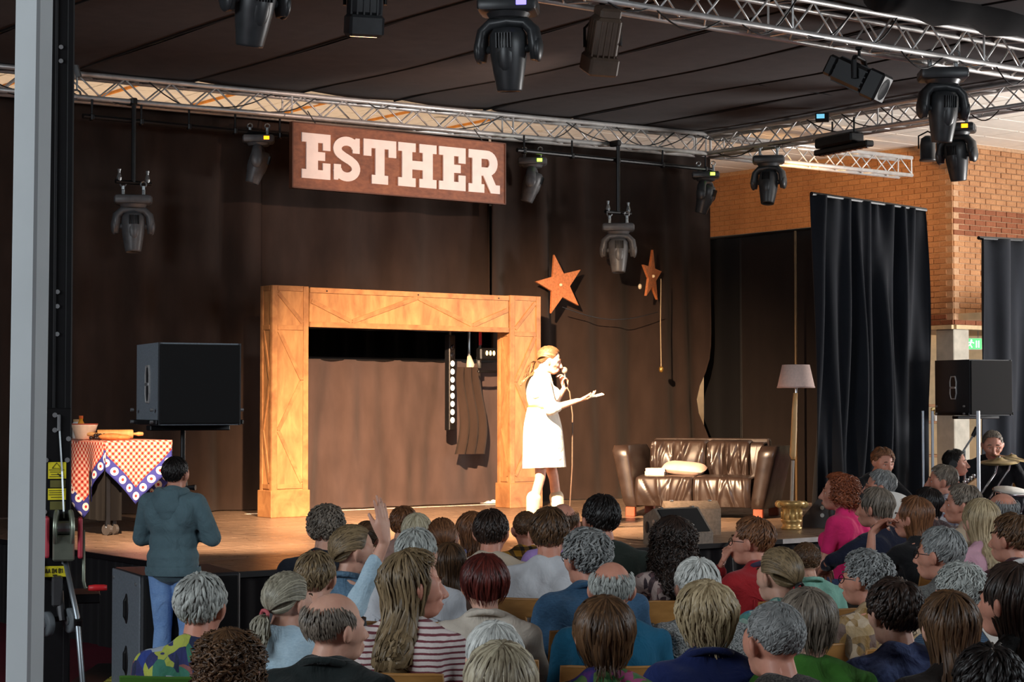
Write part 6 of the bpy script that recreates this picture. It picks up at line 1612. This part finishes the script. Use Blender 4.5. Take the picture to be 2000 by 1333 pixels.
P('person in white and blue plaid shirt in profile', 1848, 908, 15.0, 46, 34, 'short', 'greybrown', P_('plaid', (206, 206, 210), (140, 140, 156), (86, 90, 120)), skin='b', hk=dict(vol=.012), collar=pl(200, 200, 205))
P('person in beige top facing left near the plaid shirt', 1888, 947, 12.2, 40, 36, 'short', 'greybrown', pl(176, 156, 132), sex='f', skin='b', hk=dict(vol=.02, n=280))
P('person in dusty pink shirt right of the grey tweed jacket', 1921, 977, 10.7, 18, 4, 'long', 'blonde', pl(190, 146, 160), sex='f', hk=dict(length=.24, vol=.012, n=300))
P('person in dark top beneath the cymbals', 1963, 962, 12.0, 20, 14, 'bald', 'salt', pl(36, 32, 34), skin='b', hk=dict(n=120, width=.008))
P('person in grey tweed jacket with thin glasses', 1848, 1030, 8.6, 26, 26, 'short', 'salt', P_('speckle', (66, 66, 66), (104, 104, 100)), glass=True, skin='b', hk=dict(vol=.012, n=300), collar=pl(50, 52, 54), loose=.02)
P('person in maroon sweater with white collar at the right edge', 1986, 1005, 9.5, 24, 20, 'short', 'brown', pl(62, 22, 32), skin='b', hk=dict(vol=.018), collar=pl(206, 204, 200), loose=.018)
P('person in fine blue check shirt at lower right', 1885, 1100, 7.25, 12, 14, 'curlyshort', 'grey', P_('stripe', (66, 88, 110), (42, 60, 82), sc=3), skin='b', hk=dict(vol=.016, n=300, width=.009), collar=pl(60, 80, 104))
P('person in dark top right before the blue check shirt', 1860, 1160, 6.15, 8, 0, 'long', 'brown', pl(40, 34, 30), sex='f', hk=dict(length=.36, vol=.012, n=320, curl=.004))
P('person cut by the right edge below the maroon sweater', 1988, 1105, 6.4, 18, 25, 'long', 'dark', pl(30, 30, 30), sex='f', skin='b', hk=dict(length=.22, vol=.012))
P('person at the bottom right corner in dark leafy top', 1938, 1266, 5.0, 8, 0, 'short', 'black', P_('floral', (20, 22, 20), (36, 44, 28), (24, 26, 24), (110, 116, 100)), sex='f', hk=dict(vol=.024, n=320))
# band
gt = P('guitarist in black jacket bent over an electric bass', 1716, 872, 18.4, 212, -6, 'short', 'auburn', pl(24, 24, 26), arms='play', pitch=-16, skin='b', hk=dict(vol=.02, n=260, part=.4), cshort='stool chair under the guitarist in black jacket')
def bass():
    g_ = thing('bass_guitar', 'electric bass with pale headstock held by the guitarist', 'guitar', gt.location, gt.rotation_euler.z); g_.scale = gt.scale
    M_ = TM((.02, .235, .66), (0, .30, 0)) @ Euler((pi / 2, 0, 0)).to_matrix().to_4x4()
    out = [(.20, .13), (.28, .05), (.28, -.08), (.18, -.15), (.06, -.12), (-.02, -.13), (-.10, -.15), (-.14, -.10), (-.08, -.05), (-.06, .02), (-.10, .08), (-.16, .12), (-.12, .16), (0, .13), (.08, .11)]
    MB().prism(out, -.02, .02, M_).build('body', mat('sunburst_body', (120, 60, 30), .25), g_)
    MB().box((-.42, 0, -.002), (.72, .045, .022), M_).build('neck', wood('maple_neck', (196, 150, 96), (224, 186, 134)), g_)
    MB().prism([(-.77, -.03), (-.78, .03), (-.96, .06), (-.98, .0), (-.9, -.03)], -.012, .010, M_).build('headstock', wood('maple_neck', (196, 150, 96), (224, 186, 134)), g_)
    for k in range(4): MB().lathe([(.008, 0), (.014, .02), (.014, .03)], 8, M_ @ TM((-.82 - k * .04, .05 + k * .006, 0), (-pi / 2, 0, 0))).build('tuner', M_bolt, g_)
bass()
hp = P('musician wearing headphones and looking right', 1860, 879, 19.2, 250, 0, 'short', 'black', pl(150, 96, 78), skin='b', arms='drum', hk=dict(vol=.018, n=260), cshort='chair under the musician with headphones')
MB().tube([(.088 * cos(a_), .015, 1.165 + .115 * sin(a_)) for a_ in [k * pi / 12 for k in range(13)]], .009, 6).lathe([(.035, -.012), (.035, .012)], 12, TM((.092, .02, 1.147), (0, pi / 2, 0))).lathe([(.035, -.012), (.035, .012)], 12, TM((-.092, .02, 1.147), (0, pi / 2, 0))).build('headphones', M_black, hp)
dr = P('drummer in black tee looking down behind the clear shield', 1937, 838, 20.3, 168, 4, 'buzz', 'greybrown', pl(28, 28, 32), pitch=-18, arms='drum', sleeve=.4, skin='b', hk=dict(vol=.01), cshort='drum stool chair under the drummer in black tee')
for q in (-1, 1): tag(MB().tube([(0, 0, 0), (.0, .3, .05)], [.007, .005], 6).build('drumstick', wood('pin_wood', (190, 140, 80), (224, 176, 110)), None, False, dr.location + Matrix.Rotation(R(168), 3, 'Z') @ (Vector((q * .155, .40, .735)) * dr.scale[0]), R(168)), ('left' if q < 0 else 'right') + ' drumstick held by the drummer in black tee', 'drumstick')
hair_tie(a4, head_matrix(R(-38)), mat('pink_hair_tie', (190, 90, 96), .7)); hair_tie(a33, head_matrix(R(22)), M_black)
# folded jacket over an empty chair
V = depth(1262, 1160, .86); p = at(1262, 1160, V)
chair('empty plywood chair with a dark jacket over its back', (p.x, V + .2, 0), R(4), 1.0)
def jk(sg):
    return lambda u, v: ((u - .5) * .46, -.275 + sg * .045 * (1 - v * .8) + sg * .012 * sin(u * 17 + v * 3), .935 - .36 * (1 - v) + .02 * sin(u * 5))
mb = MB().grid(18, 10, jk(-1)); mb.grid(18, 10, jk(1), flip=True)
tag(mb.build('jacket', pl(30, 32, 40), None, True, (p.x, V + .2, 0), R(4)), 'dark jacket draped over the empty chair back', 'jacket')
mb = MB().grid(12, 8, lambda u, v: (-.02 + u * .26 - .05 * (1 - v), -.345 + .014 * sin(u * 15), .80 - .22 * (1 - v))); mb.grid(12, 8, lambda u, v: (-.02 + u * .26 - .05 * (1 - v), -.335 + .014 * sin(u * 15), .80 - .22 * (1 - v)), flip=True)
tag(mb.build('green_scarf', pl(170, 206, 150), None, True, (p.x, V + .2, 0), R(4)), 'pale green scarf hanging below the dark jacket', 'scarf')
# papers held
tag(MB().grid(8, 6, lambda u, v: ((u - .5) * .21, (v - .5) * .297, .02 * sin(u * 3))).grid(8, 6, lambda u, v: ((u - .5) * .21, (v - .5) * .297, .02 * sin(u * 3) - .002), flip=True).build('song_sheet', M_white, None, True, at(1757, 1002, 12.7), Euler((1.0, .2, .5))), 'white song sheet held behind the black tee', 'paper')
V = 8.9; tag(MB().box((0, 0, 0), (.16, .22, .003)).build('song_sheet', M_white, None, False, at(1958, 1238, 6.9), Euler((.5, .1, .3))), 'white paper held low beside the blue check shirt', 'paper')

# ================================================================== standing figures
DZ = .38
def stand_legs(mb, pos, inf=0., knee=0.0, z0=.93):
    for s, y in pos:
        mb.caps((s * .085, -.02, z0), (s * .09, y * .55 + .02 + knee, .50), .082 + inf, .054 + inf); mb.caps((s * .09, y * .55 + .02 + knee, .50), (s * .09, y * .85, .30), .052 + inf, .052 + inf); mb.caps((s * .09, y * .85, .30), (s * .09, y, .09), .052 + inf, .036 + inf)
def shift(mb, dz): mb.v = [(x, y, z + dz) for x, y, z in mb.v]; return mb
def teen():
    V = 12.2; top = at(341, 893, V); s = top.z / 1.655
    t = thing('person', 'person standing with folded arms in a teal hooded sweatshirt and blue jeans', 'person', (top.x, V, 0), R(-12)); t.scale = (s,) * 3
    arms = _mk(r=dict(el=(.265, .03, .725), wr=(-.02, .19, .80), hd=(-1, .1, .2), hn=(0, -1, 0), curl=.5), l=dict(el=(-.255, .04, .72), wr=(.04, .205, .77), hd=(1, .0, .1), hn=(0, -1, 0), curl=.5))
    Mh = head_matrix(R(-6), R(6)); mb = MB(); torso_prims(mb, .95, -.012); head_prims(mb, Mh)
    for q in (-1, 1): arm_prims(mb, arms(q), .92, side=q)
    shift(mb, DZ); stand_legs(mb, ((-1, 0), (1, .04)), -.012); obj('body', union(mb, .0075, 2, .35, 'body'), SK['b'], t)
    hood = fab('plain', (86, 110, 118)); mb = MB(); torso_prims(mb, .95, .026, neck=False); mb.ell((0, -.02, .60), (.185, .15, .10))
    for q in (-1, 1): arm_prims(mb, arms(q), 1.0, 'cloth', .018, 1.0)
    sh = obj('hooded_sweatshirt', union(mb, .012, 3, 1., 'hoodie'), hood, t, (0, 0, DZ))
    mb = MB()
    for k in range(13):
        a_ = R(-40 + 260 * k / 12) + pi; mb.ell((.092 * cos(a_), -.045 + .085 * sin(a_), 1.02 + .018 * abs(cos(a_))), (.034, .034, .036))
    mb.ell((-.0, -.135, .955), (.10, .045, .085)); mb.ell((0, -.13, .89), (.06, .04, .06))
    obj('hood', union(mb, .010, 3, 1., 'hood'), hood, sh)
    for k, z in ((0, .505),): MB().lathe([(.19, z - .03), (.196, z), (.192, z + .03)], 30, Matrix.Diagonal((1, .80, 1, 1)) @ TM((0, -.02, 0)), False).build('hem_band', hood, sh, True)
    mb = MB(); mb.ell((0, -.02, .92), (.175, .135, .13)); stand_legs(mb, ((-1, 0), (1, .04)), .014); obj('jeans', union(mb, .014, 2, 1., 'jeans'), P_('denim', (96, 138, 200), (146, 182, 228)), t)
    for q, y in ((-1, 0), (1, .04)): obj('shoe', SHOE, M_white, t, (q * .09, y, 0))
    o = hair_obj(t, 'short', 'black', Mh, 900, vol=.012, n=300); o.location = (0, 0, DZ)
    f = bpy.data.objects.new('face_parts', None)
    c = HCEN; Mf = Matrix.Translation((0, 0, DZ)) @ Mh; face(t, Mf, 'black')
teen()
def performer():
    V = 16.9; ft = at(1062, 1046, V); s = (at(1062, 673, V).z - ST) / 1.665
    t = thing('person', 'person on stage in white blouse, short skirt and tall boots speaking into microphone', 'person', (ft.x, V, ST), R(-82)); t.scale = (s,) * 3
    arms = _mk(l=dict(sh=(-.155, -.03, .965), el=(-.19, .11, .755), wr=(-.075, .20, .905), hd=(.35, -.05, .9), hn=(.6, -.8, 0), curl=1.25, th=.3), r=dict(sh=(.155, -.03, .965), el=(.205, .03, .72), wr=(.17, .27, .795), hd=(-.05, .95, .22), hn=(0, .1, 1), curl=.55, th=.5))
    Mh = head_matrix(R(-4), R(-14)); mb = MB(); torso_prims(mb, .88, -.012, True); head_prims(mb, Mh)
    for q in (-1, 1): arm_prims(mb, arms(q), .84, side=q)
    shift(mb, DZ); stand_legs(mb, ((-1, .15), (1, -.12)), -.008); obj('body', union(mb, .0062, 2, .3, 'body'), SK['a'], t)
    white = pl(236, 224, 206); mb = MB(); torso_prims(mb, .88, .016, True, neck=False)
    for q in (-1, 1): arm_prims(mb, arms(q), .95, 'cloth', .016, .62)
    sh = obj('blouse', union(mb, .011, 2, 1., 'blouse'), white, t, (0, 0, DZ))
    for q in (-1, 1): MB().tube([(q * .02, .075, .955), (q * .05, .04, 1.02), (q * .06, -.04, 1.045), (0, -.075, 1.05)], [.006, .015, .016, .014], 6).build('collar', white, sh, True)
    sk_ = lambda u, v: ((.150 + .030 * sin(min(1, v * 2.2) * pi / 2) + .02 * v) * cos(2 * pi * u), -.015 + (.125 + .035 * sin(min(1, v * 2.2) * pi / 2) + .03 * v) * sin(2 * pi * u) + .02 * v, 1.115 - .525 * v + .01 * sin(2 * pi * u + 1) * v)
    m_ = MB().grid(40, 14, sk_, wrap=True, flip=True); m_.grid(40, 14, lambda u, v: tuple(Vector(sk_(u, v)) * Vector((1, 1, 1)) if False else Vector(sk_(u, v)).lerp(Vector((0, -.015, sk_(u, v)[2])), .03)), wrap=True)
    m_.build('skirt', pl(238, 230, 216), t, True)
    MB().lathe([(.152, 1.095), (.158, 1.10), (.158, 1.135), (.15, 1.14)], 36, Matrix.Diagonal((1, .86, 1, 1)), False).build('belt', mat('tan_belt', (150, 104, 70), .5), t, True)
    for q, y in ((-1, .15), (1, -.12)):
        b = MB(); b.caps((q * .09, y * .85, .33), (q * .09, y, .12), .066, .05); b.caps((q * .09, y, .08), (q * .09, y + .13, .05), .046, .038); b.box((q * .09, y - .03, .02), (.05, .05, .05)); b.box((q * .09, y + .06, .015), (.08, .2, .03))
        obj('boot', union(b, .011, 2, 1., 'boot'), mat('cream_leather_boot', (214, 196, 166), .5), t)
    o = hair_obj(t, 'pony', 'brown', Mh, 950, length=.22, vol=.016, n=320); o.location = (0, 0, DZ)
    face(t, Matrix.Translation((0, 0, DZ)) @ Mh, 'auburn')
    W = lambda v: t.matrix_basis @ Vector(v) if False else Vector((ft.x, V, ST)) + (Matrix.Rotation(R(-82), 3, 'Z') @ Vector(v)) * s
    a_ = Vector((-.035, .205, 1.30)); b_ = Vector((-.02, .185, 1.455))
    m = thing('microphone', 'handheld microphone with trailing cable held by the performer', 'microphone', W(a_))
    MB().tube([W(a_) - W(a_), W(a_.lerp(b_, .72)) - W(a_)], [.013, .019], 12).build('handle', M_blackm, m, True); MB().ell(W(a_.lerp(b_, .9)) - W(a_), (.028, .028, .03)).build('grille', mat('mic_grille', (170, 164, 156), .4, .6), m, True)
    fl_ = W((-.02, .30, .012)); pts = [W(a_), W(a_ + Vector((0, .03, -.05))), W((-.03, .26, 1.05)), W((-.02, .255, .6)), W((-.03, .235, .25)), W((-.05, .25, .012)), W((.2, .5, .012)), W((.7, .6, .012)), W((1.2, .9, .012))]
    MB().tube([q - W(a_) for q in pts], .006, 6).build('cable', mat('tan_cable', (90, 70, 56), .6), m, True)
    c = W((.13, .43, 1.215)); tag(MB().box((0, 0, 0), (.11, .15, .006)).build('cue_card', mat('cue_paper', (236, 226, 210), .7), None, False, c, Euler((.25, .1, R(-82)))), 'small cue card in the performer\'s outstretched hand', 'paper')
performer()
